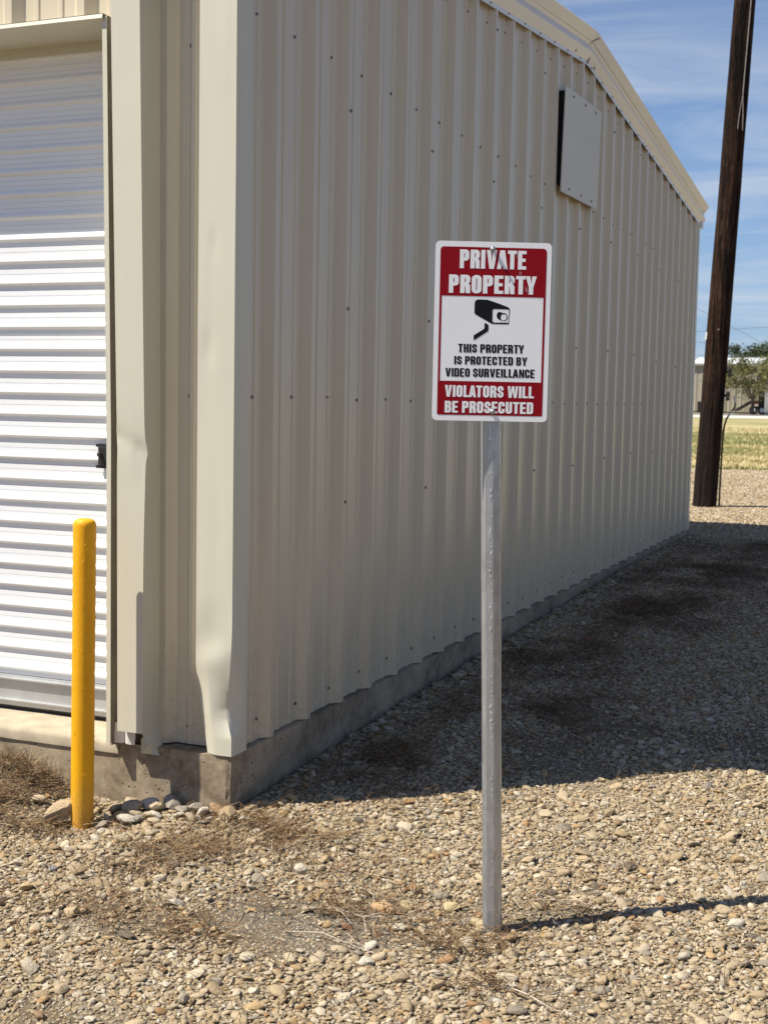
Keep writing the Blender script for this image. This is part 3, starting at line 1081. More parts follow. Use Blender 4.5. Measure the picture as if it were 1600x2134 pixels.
# ------------------------------------------------------------------ utility pole
def bark_mat():
    m, t = new_mat('creosote_wood')
    co = t.n('ShaderNodeTexCoord').outputs['Object']
    g = t.noise(t.scaled(co, (16, 16, .8)), 1.0, 6, .68, .3)
    g2 = t.noise(t.scaled(co, (60, 60, 2.2)), 1.0, 4, .6)
    a = t.noise(co, 1.3, 4, .6)
    c = t.mix(t.maprange(g, .40, .62), (.002, .0014, .001), (.040, .019, .0105))
    c = t.mix(t.maprange(t.math('MULTIPLY', g2, a), .25, .36, 0, .6), c, (.105, .060, .035))
    z = t.n('ShaderNodeSeparateXYZ', {0: co}).outputs[2]
    c = t.mix(t.maprange(z, .1, 2.2, .75, 0), c, (.022, .018, .016))
    finish(t, c, .85, 0, t.math('ADD', t.math('ADD', g, t.math('MULTIPLY', g2, .6)), t.math('MULTIPLY', t.noise(t.scaled(co, (22, 22, 7)), 1.0, 4, .7), .8)), 1.0, .05, .12)
    return m


UB = Vector((-.46, 13.30, .10))
UT = Vector((-.2145, 13.405, 6.486))
up = thing('utility_pole', 'tall dark brown wooden utility pole leaning over behind the far building corner', 'utility pole', tuple(UB))
uax = (UT - UB).normalized()
b = MB()
rows = []
for j in range(121):
    h_ = -.6 + 10.6 * j / 120
    c = uax * h_
    rad = .150 - .0032 * max(0, h_)
    row = []
    for k in range(57):
        a = 2 * math.pi * (k % 56) / 56
        d = Vector((math.cos(a), math.sin(a), 0))
        crack = noise.noise(Vector((math.cos(a) * 7, math.sin(a) * 7, h_ * .55)))
        q = rad + .004 * noise.noise(Vector((a * 1.2, 3, h_ * 1.2))) - .024 * max(0, crack - .15) + .006 * noise.noise(Vector((math.cos(a) * 11, math.sin(a) * 11, h_ * 1.1)))
        row.append(c + d * q)
    rows.append(row)
b.grid(rows)
b.add([tuple(p) for p in rows[-1][:-1]], [tuple(range(56))])
b.build('pole_shaft', bark_mat(), up, 50)
hc = Vector((CAM.x - UB.x, CAM.y - UB.y, 0)).normalized()
hs = Vector((hc.y, -hc.x, 0)) * -1
on_pole = lambda z, off, out=.0: uax * (z - UB.z) + hs * off + hc * (math.sqrt(max(0, (.150 - .0032 * z) ** 2 - off ** 2)) + out)
M_wire = simple_mat('grey_wire', (.20, .175, .15), .6, .2, .2, 20)
b = MB()
pts = [on_pole(z, .085 - .0 * z - .008 * (7.5 - z), .012) for z in np.linspace(8.5, 5.30, 12)]
b.tube(pts, .009, 6)
e = pts[-1]
b.tube([e, e - uax * .2 + hs * -.02, e - uax * .42 + hs * -.03 + hc * .015], .006, 6)
b.tube([e, e - uax * .2 + hs * .018 + hc * .02, e - uax * .44 + hs * .03 + hc * .03], .006, 6)
b.build('ground_wire', M_wire, up, 40)
M_tag = simple_mat('white_tag', (.72, .70, .66), .6, 0, .1, 30)
b = MB()
cb = on_pole(2.32, -.142, .01)
b.add([cb + hs * sx + uax * sz + hc * sy for sx, sz, sy in ((-.018, -.05, 0), (.012, -.05, .008), (.015, .045, .008), (-.012, .045, 0), (-.018, -.05, -.004), (.012, -.05, .004), (.015, .045, .004), (-.012, .045, -.004))],
      [(0, 1, 2, 3), (7, 6, 5, 4), (0, 4, 5, 1), (1, 5, 6, 2), (2, 6, 7, 3), (3, 7, 4, 0)])
b.build('tag', M_tag, up)
b = MB()
p = on_pole(2.39, .0, .0)
b.tube([p, p + hc * .03], .013, 8)
b.build('bolt', M_wire, up)
for z in (1.86, 1.56):
    b = MB()
    p = on_pole(z, .13, -.01)
    b.tube([p, p + hs * .05], .016, 8)
    for dz in (-.035, .02):
        b.lathe([(.01, -.03), (.024, -.02), (.026, 0), (.016, .008), (.024, .018), (.02, .03), (.008, .034)], tuple(p + hs * .052 + uax * dz), 12)
    b.build('insulator', M_black, up, 40)

rod = thing('bent_rod', 'thin dark bent rod standing upright beside the wooden pole', 'rod', (-.283, 13.377, .09))
RP = [Vector(q) - Vector((-.283, 13.377, .09)) for q in ((-.283, 13.377, -.1), (-.281, 13.378, .4), (-.274, 13.381, .8), (-.266, 13.384, 1.095), (-.255, 13.389, 1.18), (-.2328, 13.397, 1.268), (-.185, 13.416, 1.345), (-.1416, 13.435, 1.417), (-.14, 13.434, 1.48), (-.152, 13.43, 1.558))]
M_rod = simple_mat('dark_rod', (.06, .05, .03), .7, 0, .3, 20)
b = MB()
b.tube(RP, [.0125] * 6 + [.011] * 4, 8)
b.build('shaft', M_rod, rod, 40)
b = MB()
b.tube([RP[5] * .6 + RP[6] * .4, RP[6] * .75 + RP[7] * .25], .0135, 8)
b.build('pale_sleeve', M_tag, rod, 40)
b = MB()
b.tube([RP[8] * .9 + RP[7] * .1, RP[9] * 1.0], .0135, 8)
b.build('pale_sleeve', M_tag, rod, 40)
b = MB()
b.tube([Vector((-.01, 0, .27)), Vector((-.10, -.03, .275))], .006, 6)
b.build('tie', M_rod, rod)

# overhead cables, slung between points far outside the picture
def far_pt(px, py, y):
    """point at world distance y on the sight line of a measured pixel"""
    d = cf + cx * ((px - 800) / 2732.6) - cu * ((py - 1067) / 2732.6)
    return CAM + d * ((y - CAM.y) / d.y)


M_cable = simple_mat('weathered_cable', (.10, .12, .14), .7, 0, .1, 1)
for (p0, p1, y0, y1, lab) in (((1440, 692), (1600, 682), 88, 88, 'highest nearly level overhead cable crossing behind the wooden pole'),
                              ((1450, 643), (1600, 723), 82, 76, 'thin overhead cable sloping down to the tree crowns'),
                              ((1440, 740), (1470, 741), 102, 102, 'lowest thin overhead cable just above the far shed roof'),
                              ((1440, 711), (1470, 715), 95, 95, 'faint overhead cable halfway up beside the building corner')):
    A, B_ = far_pt(*p0, y0), far_pt(*p1, y1)
    d = (B_ - A)
    pts = []
    for k in range(-10, 12):
        f = k * (1.0 if d.length > 3 else 3.0)
        q = A + d * f
        q.z += .0022 * ((q - (A + B_) / 2).length) ** 2
        pts.append(q)
    b = MB()
    b.tube(pts, .016, 5)
    o = b.build('overhead_cable', M_cable, None, 60)
    o['label'], o['category'], o['group'] = lab, 'cable', 'overhead cables'

# ------------------------------------------------------------------ background beyond the lane
def wedge(px, y):
    return far_pt(px, 850, y).x


YF = 104.0
zf = float(gz(-12, YF))
M_far = painted_metal('far_wall_paint', (.30, .268, .215), .6, .3, .4)
M_fart = painted_metal('far_roof_white', (.66, .67, .68), .5, .2, .3)
shed = thing('far_shed', 'low beige metal shed with pale roof beyond the grass', 'shed', (wedge(1436, YF), YF, zf))
xr = wedge(1578, YF) - wedge(1436, YF)
HE = 3.95
b = MB()
np_ = 12
xs = np.linspace(0, xr, np_ * 4 + 1)
b.grid([[(x, -.04 if i % 4 in (0,) else 0, z) for i, x in enumerate(xs)] for z in (-.3, HE)])
b.add([(xr, 0, -.3), (xr, 9, -.3), (xr, 9, HE), (xr, 4.5, HE + .6), (xr, 0, HE)], [(0, 1, 2, 3, 4)])
b.add([(0, 0, -.3), (0, 9, -.3), (0, 9, HE), (0, 4.5, HE + .6), (0, 0, HE)], [(4, 3, 2, 1, 0)])
b.add([(0, 9, -.3), (xr, 9, -.3), (xr, 9, HE), (0, 9, HE)], [(0, 1, 2, 3)])
b.build('wall', M_far, shed)
for ya, yb, za, zb2 in ((-.25, 4.5, HE - .02, HE + .62), (4.5, 9.25, HE + .62, HE - .02)):
    b = MB()
    xs = np.linspace(-.1, xr + .1, 41)
    b.grid([[(x, y, z + (.03 if i % 2 else 0)) for i, x in enumerate(xs)] for y, z in ((ya, za), (yb, zb2))])
    b.build('roof', M_fart, shed)
b = MB()
b.box((-.05, -.28, HE - .16), (xr + .05, -.22, HE - .03))
b.build('gutter', M_far, shed)
b = MB()
b.box((.62, -.07, -.2), (.86, -.02, .9))
b.build('door', M_dark, shed)
b = MB()
for f in (.52, .66, .80):
    b.box((xr * f, -.06, 0), (xr * f + .05, -.045, HE - .2))
b.build('downpipe', M_far, shed)
b = MB()
b.box((-.02, -.10, -.3), (xr, -.05, .10))
b.build('base', M_dark, shed)


def leaf_mat(name, c0, c1):
    m, t = new_mat(name)
    at = t.n('ShaderNodeAttribute', attribute_name='Col', attribute_type='GEOMETRY')
    v = t.n('ShaderNodeSeparateColor', {0: at.outputs[0]}).outputs[0]
    c = t.mix(v, c0, c1)
    p = t.n('ShaderNodeBsdfPrincipled', {'Base Color': c, 'Roughness': .6, 'Specular IOR Level': .3})
    tr = t.n('ShaderNodeBsdfTranslucent', {0: c})
    mx = t.n('ShaderNodeMixShader', {0: .3, 1: p.outputs[0], 2: tr.outputs[0]})
    t.n('ShaderNodeOutputMaterial', {0: mx.outputs[0]})
    return m


def color_attr(me, vals):
    """one grey value per face corner group, spread onto the corners"""
    ca = me.color_attributes.new('Col', 'FLOAT_COLOR', 'POINT')
    arr = np.ones((len(me.vertices), 4), np.float32)
    arr[:, :3] = np.asarray(vals, np.float32).reshape(-1, 1)
    ca.data.foreach_set('color', arr.ravel())


def make_tree(name, label, loc, height, rad, zlow, nclump, nleaf, leaf, c0, c1, seed, limbs=6):
    rs = np.random.default_rng(seed)
    root = thing(name, label, 'tree', loc)
    M_b = simple_mat('tree_bark', (.10, .075, .055), .9, 0, .3, 6, .6, .02)
    b = MB()
    base = Vector((0, 0, 0))
    tips = []
    fork = zlow * .7 + .3
    b.tube([base - Vector((0, 0, .4)), base + Vector((.03, 0, fork * .5)), base + Vector((-.04, .02, fork))], [height * .034, height * .027, height * .024], 9)
    for k in range(limbs):
        a = 2 * math.pi * k / limbs + rs.uniform(-.4, .4)
        ln = rs.uniform(.55, .85)
        e = Vector((math.cos(a) * rad * ln, math.sin(a) * rad * ln, zlow + (height - zlow) * rs.uniform(.35, .8)))
        mid = Vector((e.x * .4, e.y * .4, fork + (e.z - fork) * .6))
        b.tube([Vector((-.04, .02, fork - .1)), mid, e], [height * .016, height * .010, height * .004], 6)
        tips += [mid, e]
    b.build('trunk', M_b, root, 60)
    V, F, Cc = [], [], []
    zc, zr_ = (height + zlow) / 2, (height - zlow) / 2
    for k in range(nclump):
        d = rs.normal(size=3)
        d /= np.linalg.norm(d)
        q = rs.uniform(.35, 1.0) ** .6
        c = np.array([d[0] * rad * q, d[1] * rad * q, zc + d[2] * zr_ * q])
        cr = rad * rs.uniform(.12, .26)
        tone = rs.uniform(.1, .9)
        m_ = int(nleaf / nclump)
        off = rs.normal(size=(m_, 3)) * cr * np.array([.55, .55, .45])
        ax_ = rs.normal(size=(m_, 3))
        ax_ /= np.linalg.norm(ax_, axis=1)[:, None]
        bx_ = np.cross(ax_, rs.normal(size=(m_, 3)))
        bx_ /= np.linalg.norm(bx_, axis=1)[:, None]
        sz = leaf * rs.uniform(.6, 1.4, m_)
        P0 = c + off
        for i in range(m_):
            i0 = len(V)
            a_, b2 = ax_[i] * sz[i], bx_[i] * sz[i] * .42
            V += [tuple(P0[i] - a_), tuple(P0[i] + b2), tuple(P0[i] + a_), tuple(P0[i] - b2)]
            F.append((i0, i0 + 1, i0 + 2, i0 + 3))
            tv = min(1, max(0, tone + rs.uniform(-.25, .25)))
            Cc += [tv] * 4
    me = bpy.data.meshes.new('crown')
    me.from_pydata(V, [], F)
    color_attr(me, Cc)
    link_obj('crown', me, leaf_mat(name + '_leaf', c0, c1), root)
    return root


make_tree('shade_tree', 'low spreading olive green tree in front of the far shed', (wedge(1566, 98.5), 98.5, float(gz(-10, 98.5))), 4.35, 2.9, 1.35, 60, 5200, .105, (.07, .08, .025), (.28, .27, .105), 4)
make_tree('dark_tree', 'dark green rounded tree rising behind the pale shed roof', (wedge(1572, 128), 128, float(gz(-14, 128))), 6.9, 3.5, 1.5, 70, 9000, .14, (.020, .034, .014), (.075, .10, .04), 8)
make_tree('dark_tree', 'small dark tree top just right of the wooden pole, behind the shed', (wedge(1522, 131), 131, float(gz(-14, 131))), 5.3, 2.2, 1.3, 40, 4200, .14, (.022, .036, .016), (.08, .105, .04), 15)
make_tree('shade_tree', 'olive green tree behind the grey gate post', (wedge(1625, 103), 103, float(gz(-9, 103))), 4.9, 2.4, 1.2, 55, 4800, .105, (.065, .075, .024), (.25, .25, .09), 21)

# parked trailer in the tree's shade
tx, ty_ = wedge(1528, 100.5), 100.5
trl = thing('trailer', 'dark rusty utility trailer with a sloping ramp parked under the tree', 'trailer', (tx, ty_, float(gz(tx, ty_))))
M_rust = simple_mat('rusty_red_steel', (.20, .06, .035), .8, 0, .4, 4)
M_tr = simple_mat('dark_steel', (.03, .026, .024), .7, 0, .3, 4)
b = MB()
b.add([(0, -.5, .28), (1.35, -.5, 1.10), (1.45, -.5, .98), (.25, -.5, .24), (0, .8, .28), (1.35, .8, 1.10), (1.45, .8, .98), (.25, .8, .24)],
      [(0, 3, 2, 1), (4, 5, 6, 7), (0, 1, 5, 4), (3, 7, 6, 2), (0, 4, 7, 3), (1, 2, 6, 5)])
b.build('ramp', M_tr, trl)
b = MB()
b.box((1.30, -.6, .45), (2.5, .9, .62))
b.box((1.35, -.6, .62), (1.42, .9, 1.25))
b.box((1.9, -.55, .62), (2.4, .6, 1.35))
b.build('bed', M_tr, trl)
b = MB()
b.box((1.44, -.58, .80), (1.92, .2, 1.02))
b.build('side_board', M_rust, trl)
for x, y in ((1.55, -.68), (2.2, -.68)):
    b = MB()
    prof = [(.06, -.09), (.20, -.10), (.31, -.08), (.33, 0), (.31, .08), (.20, .10), (.06, .09)]
    b.lathe(prof, (0, 0, 0), 20)
    b.v = [(x + vx, y + vz, .33 + vy) for vx, vy, vz in b.v]
    wh = b.build('wheel', M_black, trl, 50)
    b = MB()
    b.lathe([(.17, 0), (.16, .012), (.10, .004), (.05, .03), (.01, .032)], (0, 0, 0), 16)
    b.v = [(x + vx, y - .10 - vz, .33 + vy) for vx, vy, vz in b.v]
    b.build('rim', M_zinc, wh, 40)

gp = thing('gate_post', 'weathered grey square post beside the dark trailer', 'post', (wedge(1596, 99.0), 99.0, float(gz(-9, 99))))
M_gp = simple_mat('grey_post_wood', (.30, .31, .29), .8, 0, .2, 5)
b = MB()
b.box((-.14, -.14, -.3), (.14, .14, 1.75))
b.build('shaft', M_gp, gp, None, .02)
b = MB()
b.box((-.17, -.17, 1.75), (.17, .17, 1.80))
b.build('cap', M_gp, gp, None, .01)

# ------------------------------------------------------------------ gravel
def stone_mesh(name, seed, sub=2, flat=.55, ang=.0):
    bm = bmesh.new()
    bmesh.ops.create_icosphere(bm, subdivisions=sub, radius=1)
    o = Vector((seed * 7.13, seed * 3.7, seed * 1.9))
    rs = random.Random(seed)
    ex, ey = rs.uniform(.95, 1.3), rs.uniform(.72, .95)
    cuts = [(Vector((rs.gauss(0, 1), rs.gauss(0, 1), rs.gauss(0, .8))).normalized(), rs.uniform(.55, .85)) for _ in range(int(3 + ang * 5))]
    for v in bm.verts:
        p = v.co.copy()
        r = 1 + .22 * noise.noise(p * 1.1 + o) + .09 * noise.noise(p * 2.6 + o)
        p = p * r
        for n_, d in cuts:
            q = p.dot(n_) - d
            if q > 0:
                p -= n_ * q * (.55 + .4 * ang)
        v.co = Vector((p.x * ex, p.y * ey, p.z * flat))
    me = bpy.data.meshes.new(name)
    bm.to_mesh(me)
    bm.free()
    me.polygons.foreach_set('use_smooth', [True] * len(me.polygons))
    if ang > .4:
        me.set_sharp_from_angle(angle=R(28))
    return me


def stone_mat(name, src):
    m, t = new_mat(name)
    if src == 'inst':
        c0 = t.n('ShaderNodeAttribute', attribute_name='tint', attribute_type='INSTANCER').outputs[0]
    else:
        c0 = t.n('ShaderNodeObjectInfo').outputs['Color']
    co = t.n('ShaderNodeTexCoord').outputs['Object']
    a = t.noise(co, 2.6, 4, .65)
    bn_ = t.noise(co, 9, 3, .6)
    c = t.mix(t.maprange(a, .35, .7, 0, .35), c0, (.46, .38, .26))
    c = t.mix(t.maprange(bn_, .55, .72, 0, .45), c, (.13, .09, .055))
    finish(t, c, .86, 0, t.math('ADD', a, t.math('MULTIPLY', bn_, .5)), .45, .08, .22)
    return m


M_peb, M_stone = stone_mat('gravel_stone', 'inst'), stone_mat('loose_stone', 'obj')
PAL = np.array([(.60, .50, .36), (.52, .42, .285), (.46, .36, .23), (.55, .47, .36), (.66, .59, .48), (.40, .31, .20), (.52, .37, .20), (.35, .32, .28), (.70, .66, .58), (.43, .25, .12), (.17, .14, .12), (.31, .20, .13)])
PAL = PAL * np.array([.81, .765, .68])
PW = np.array([.19, .15, .11, .14, .14, .08, .045, .06, .06, .022, .012, .016])
PW = PW / PW.sum()
src = bpy.data.collections.new('gravel_sources')
NVAR = 9
for i in range(NVAR):
    me = stone_mesh('pebble', 20 + i, 2, random.uniform(.34, .68), .30 + .65 * (i % 3 != 0))
    me.materials.append(M_peb)
    src.objects.link(bpy.data.objects.new('pebble', me))


def vnoise(x, y, s, o=0.0):
    return np.array([noise.noise(Vector((a * s, b_ * s, o))) for a, b_ in zip(x, y)])


def jitter_grid(x0, x1, y0, y1, d):
    """about d points per square metre, evenly but irregularly spread"""
    st = 1 / math.sqrt(d)
    X, Y = np.meshgrid(np.arange(x0, x1, st), np.arange(y0, y1, st))
    X = X + (np.arange(X.shape[0]) % 2)[:, None] * st * .5
    x = X.ravel() + rng.uniform(-.48, .48, X.size) * st
    y = Y.ravel() + rng.uniform(-.48, .48, X.size) * st
    return x, y


def keep_out(x, y):
    return ~((x < .012) & (y > -.012) & (y < W + .02))


def bare_mask(x, y):
    """1 on the bare soil by the sign"""
    d = np.hypot(x - .66, (y + .74) * 1.6)
    d2 = np.hypot(x - 1.02, (y + .50) * 2.2)
    d3 = np.hypot(x - 1.55, (y + .98) * 1.3)
    k = vnoise(x, y, 4.0, 2.0) * .22 + vnoise(x, y, 14.0, 2.0) * .06
    return np.maximum(np.maximum(sstep(.36, .18, d + k), .75 * sstep(.26, .12, d2 + k)), .55 * sstep(.34, .12, d3 + k))


def straw_mask(x, y):
    m_ = np.zeros_like(x)
    for cx_, cy_, rx, ry, a in ((.20, -.11, .30, .09, .62), (.06, -.40, .16, .20, .7), (-.05, -.62, .30, .06, .35), (.20, -.95, .22, .12, .6), (-.80, -.06, .28, .10, 1.3), (-.70, -.28, .25, .12, .9), (1.29, -.90, .10, .05, .8),
                                (.85, -.66, .3, .12, .55), (1.2, -.40, .14, .05, .7), (.45, -.28, .25, .12, .5), (.5, 1.7, .35, .45, .9), (.42, 2.9, .3, .6, .8), (.55, 4.5, .35, .8, .9), (.62, 6.3, .45, .9, .8), (.9, 8.0, .6, .8, .6), (.35, .75, .25, .35, .6)):
        m_ = np.maximum(m_, a * np.exp(-((x - cx_) / rx) ** 2 - ((y - cy_) / ry) ** 2))
    hot = m_ > .04
    if hot.any():
        m_[hot] *= np.clip(.72 + 1.9 * vnoise(x[hot], y[hot], 3.1, 5.0) + .9 * vnoise(x[hot], y[hot], 9.0, 6.0), 0, 1.5)
    return m_


pts, scl, rotv, idx, tint = [], [], [], [], []


def lay(x, y, smin, smax, lift, mixw=PW):
    n_ = len(x)
    s = smin + (smax - smin) * rng.beta(1.3, 2.6, n_)
    z = gz(x, y) + s * lift
    pts.append(np.column_stack([x, y, z]))
    scl.append(np.column_stack([s, s * rng.uniform(.8, 1.15, n_), s * rng.uniform(.75, 1.15, n_)]))
    rotv.append(np.column_stack([rng.normal(0, .26, n_), rng.normal(0, .26, n_), rng.uniform(0, 6.283, n_)]))
    idx.append(rng.integers(0, NVAR, n_))
    c = PAL[rng.choice(len(PAL), n_, p=mixw)] * rng.uniform(.82, 1.14, (n_, 1))
    tint.append(np.column_stack([c, np.ones(n_)]))


def zone(x0, x1, y0, y1, dens, smin, smax, lift, thin=True, bare=.80):
    x, y = jitter_grid(x0, x1, y0, y1, dens)
    k = keep_out(x, y)
    x, y = x[k], y[k]
    if thin:
        p = 1 - bare * bare_mask(x, y) - np.where(y > 1.0, .30, .62) * np.clip(straw_mask(x, y), 0, 1)
        if smin > .004:                       # thin spots where dust and fines show through
            p = p - .75 * sstep(.12, .34, vnoise(x, y, 1.7, 14.0))
        k = rng.uniform(0, 1, len(x)) < p
        x, y = x[k], y[k]
    lay(x, y, smin, smax, lift)


zone(-1.5, 2.6, -2.0, 1.3, 7000, .0025, .0065, .10, True, .12)
zone(-1.5, 2.6, -2.0, 1.3, 5200, .0045, .0108, .34)
zone(-1.5, 2.6, -2.0, 1.3, 800, .008, .0185, .42)
zone(-.1, 2.4, 1.3, 4.2, 4200, .003, .007, .10, True, .1)
zone(-1.5, 2.6, -2.0, 1.3, 50, .018, .030, .40)
zone(-.1, 3.2, 1.3, 5.6, 3000, .007, .0145, .25)
zone(-.1, 3.2, 1.3, 5.6, 350, .012, .023, .35)
zone(-.1, 3.6, 5.6, 10, 1500, .010, .018, .25)
zone(-2.6, 3.6, 10, 16, 700, .012, .024, .25, False)
zone(-3.4, 2.4, 16, 24.3, 330, .016, .032, .25, False)
# a bank of coarser stone along both faces of the footing
xb, yb = rng.uniform(-.62, -.02, 120), -np.abs(rng.normal(0, .06, 120)) - .02
lay(xb, yb, .010, .026, .35)
xb, yb = np.abs(rng.normal(0, .07, 420)) + .02, rng.uniform(.0, 8.6, 420)
lay(xb, yb, .012, .03, .45)

pts, scl, rotv, tint, idx = np.concatenate(pts), np.concatenate(scl), np.concatenate(rotv), np.concatenate(tint), np.concatenate(idx)
me = bpy.data.meshes.new('gravel')
me.vertices.add(len(pts))
me.vertices.foreach_set('co', pts.astype(np.float32).ravel())
for nm, dat, typ, key in (('scl', scl, 'FLOAT_VECTOR', 'vector'), ('rotv', rotv, 'FLOAT_VECTOR', 'vector'), ('tint', tint, 'FLOAT_COLOR', 'color'), ('idx', idx, 'INT', 'value')):
    at = me.attributes.new(nm, typ, 'POINT')
    at.data.foreach_set(key, (dat.astype(np.int32) if typ == 'INT' else dat.astype(np.float32)).ravel())
me.update()
gravel = link_obj('gravel', me, None, None, kind='stuff', label='loose pale river gravel covering the yard')
gn = bpy.data.node_groups.new('scatter_gravel', 'GeometryNodeTree')
gn.interface.new_socket('Geometry', in_out='INPUT', socket_type='NodeSocketGeometry')
gn.interface.new_socket('Geometry', in_out='OUTPUT', socket_type='NodeSocketGeometry')
N_ = lambda t_, **k: (lambda nd: ([setattr(nd, a, v) for a, v in k.items()], nd)[1])(gn.nodes.new(t_))
gi, go = N_('NodeGroupInput'), N_('NodeGroupOutput')
m2p = N_('GeometryNodeMeshToPoints')
iop = N_('GeometryNodeInstanceOnPoints')
ci = N_('GeometryNodeCollectionInfo', transform_space='ORIGINAL')
ci.inputs['Collection'].default_value = src
ci.inputs['Separate Children'].default_value = True
ci.inputs['Reset Children'].default_value = True
na = {}
for nm, typ in (('scl', 'FLOAT_VECTOR'), ('rotv', 'FLOAT_VECTOR'), ('idx', 'INT')):
    q = N_('GeometryNodeInputNamedAttribute', data_type=typ)
    q.inputs['Name'].default_value = nm
    na[nm] = q.outputs[0]
e2r = N_('FunctionNodeEulerToRotation')
lk = gn.links.new
lk(gi.outputs[0], m2p.inputs[0])
lk(m2p.outputs[0], iop.inputs['Points'])
lk(ci.outputs[0], iop.inputs['Instance'])
iop.inputs['Pick Instance'].default_value = True
lk(na['idx'], iop.inputs['Instance Index'])
lk(na['rotv'], e2r.inputs[0])
lk(e2r.outputs[0], iop.inputs['Rotation'])
lk(na['scl'], iop.inputs['Scale'])
lk(iop.outputs[0], go.inputs[0])
md = gravel.modifiers.new('scatter', 'NODES')
md.node_group = gn

# the stones that show largest, each an object, children of the ground
STM = [stone_mesh('stone', 60 + i, 2, random.uniform(.45, .7), .15 + .6 * (i % 2)) for i in range(10)]
for q in STM:
    q.materials.append(M_stone)
random.seed(21)
placed = []


def put_stone(x, y, s, col, flatness=1.0, mesh=None, lift=.32, tilt=.25, stretch=1.0):
    o = bpy.data.objects.new('stone', mesh or random.choice(STM))
    COL.objects.link(o)
    o.parent = ground
    o.location = (x, y, float(gz(x, y)) + s * lift * flatness)
    o.scale = (s * stretch, s, s * flatness)
    o.rotation_euler = (random.gauss(0, tilt), random.gauss(0, tilt), random.uniform(0, 6.28))
    o.color = tuple(col) + (1,)
    placed.append((x, y, s))
    return o


CRM, TAN, WHT, GRY, RST, BRN, YEL = [tuple(np.array(q) * (.74, .70, .64)) for q in ((.62, .52, .38), (.50, .38, .23), (.74, .71, .64), (.40, .37, .33), (.36, .17, .07), (.17, .11, .08), (.66, .56, .34))]
special = [(-.40, -.09, .034, CRM), (-.345, -.145, .028, TAN), (-.30, -.125, .030, CRM), (-.265, -.17, .022, GRY), (-.215, -.13, .024, WHT), (-.15, -.075, .028, GRY), (-.13, -.12, .022, WHT), (-.07, -.14, .022, CRM), (-.375, -.215, .022, GRY), (.085, -.06, .024, WHT), (-.58, -.14, .03, TAN), (-.66, -.18, .026, CRM),
           (-.331, -.10, .045, GRY), (-.283, -.06, .038, WHT), (-.245, -.085, .040, CRM), (-.20, -.05, .036, GRY), (-.36, -.05, .036, CRM), (-.295, -.19, .036, WHT), (-.10, -.055, .033, GRY), (-.055, -.085, .030, WHT), (-.01, -.07, .033, (.48, .29, .15)), (.035, -.08, .034, TAN),
           (-.39, -.16, .020, WHT), (-.18, -.20, .024, CRM), (-.24, -.13, .026, CRM), (.259, -.776, .024, WHT), (-.217, -.697, .018, (.22, .22, .23)), (.792, -.115, .016, RST), (.803, -.572, .034, (.50, .31, .15)), (.853, -.518, .023, YEL), (.973, -.481, .030, YEL),
           (1.084, -.565, .026, YEL), (1.045, -.572, .023, GRY), (.750, -.705, .018, (.22, .09, .05)), (.725, -.69, .020, GRY), (.769, .048, .014, BRN), (.86, -.80, .022, WHT), (.80, -.86, .020, CRM), (.89, -.90, .026, WHT), (.30, .30, .022, GRY), (.73, .64, .020, GRY), (.45, 3.3, .04, (.25, .10, .07)), (.42, 3.6, .03, GRY)]
for x, y, s, c in special:
    by_wall = x < .05 and y > -.22
    put_stone(x, y, s * (1.08 if by_wall else 1), c, .8, tilt=.35 if by_wall else .2, lift=.85 if by_wall else .4, mesh=STM[1 + 2 * random.randrange(5)] if by_wall else None)
tries = 0
while len(placed) < 298 and tries < 20000:
    tries += 1
    x, y = random.uniform(-1.0, 2.1), random.uniform(-1.75, -.02)
    s = .0115 + .011 * random.random() ** 2.4
    if float(bare_mask(np.array([x]), np.array([y]))[0]) > .5:
        continue
    if any((x - a) ** 2 + (y - b_) ** 2 < ((s + q) * 1.05) ** 2 for a, b_, q in placed) or (x - PB.x) ** 2 + (y - PB.y) ** 2 < .0022 or (x + .458) ** 2 + (y + .212) ** 2 < .0035:
        continue
    c = PAL[rng.choice(len(PAL), p=PW)] * rng.uniform(.88, 1.18)
    put_stone(x, y, s, tuple(float(v) for v in np.minimum(c, .8)), random.uniform(.65, 1.0), stretch=random.uniform(.95, 1.35))

# one big slab leaning on the bollard, a thing of its own
lr = link_obj('rock', stone_mesh('rock', 91, 3, .62, .9), M_stone)
lr.location = (-.518, -.249, .002)
lr.scale = (.062, .045, .060)
lr.rotation_euler = (R(18), R(-28), R(35))
lr.color = (.44, .33, .20, 1)
lr['label'], lr['category'] = 'large angular tan rock leaning against the foot of the yellow bollard', 'rock'

# ------------------------------------------------------------------ dry straw and clippings
def straw_mat():
    m, t = new_mat('dry_straw')
    at = t.n('ShaderNodeAttribute', attribute_name='Col', attribute_type='GEOMETRY')
    v = t.n('ShaderNodeSeparateColor', {0: at.outputs[0]}).outputs[0]
    r = t.n('ShaderNodeValToRGB', {0: v})
    r.color_ramp.elements[0].color = (.055, .030, .014, 1)
    r.color_ramp.elements[1].color = (.46, .36, .22, 1)
    e_ = r.color_ramp.elements.new(.55)
    e_.color = (.18, .105, .048, 1)
    finish(t, r.outputs[0], .8, 0, None, spec=.2)
    return m


M_straw = straw_mat()


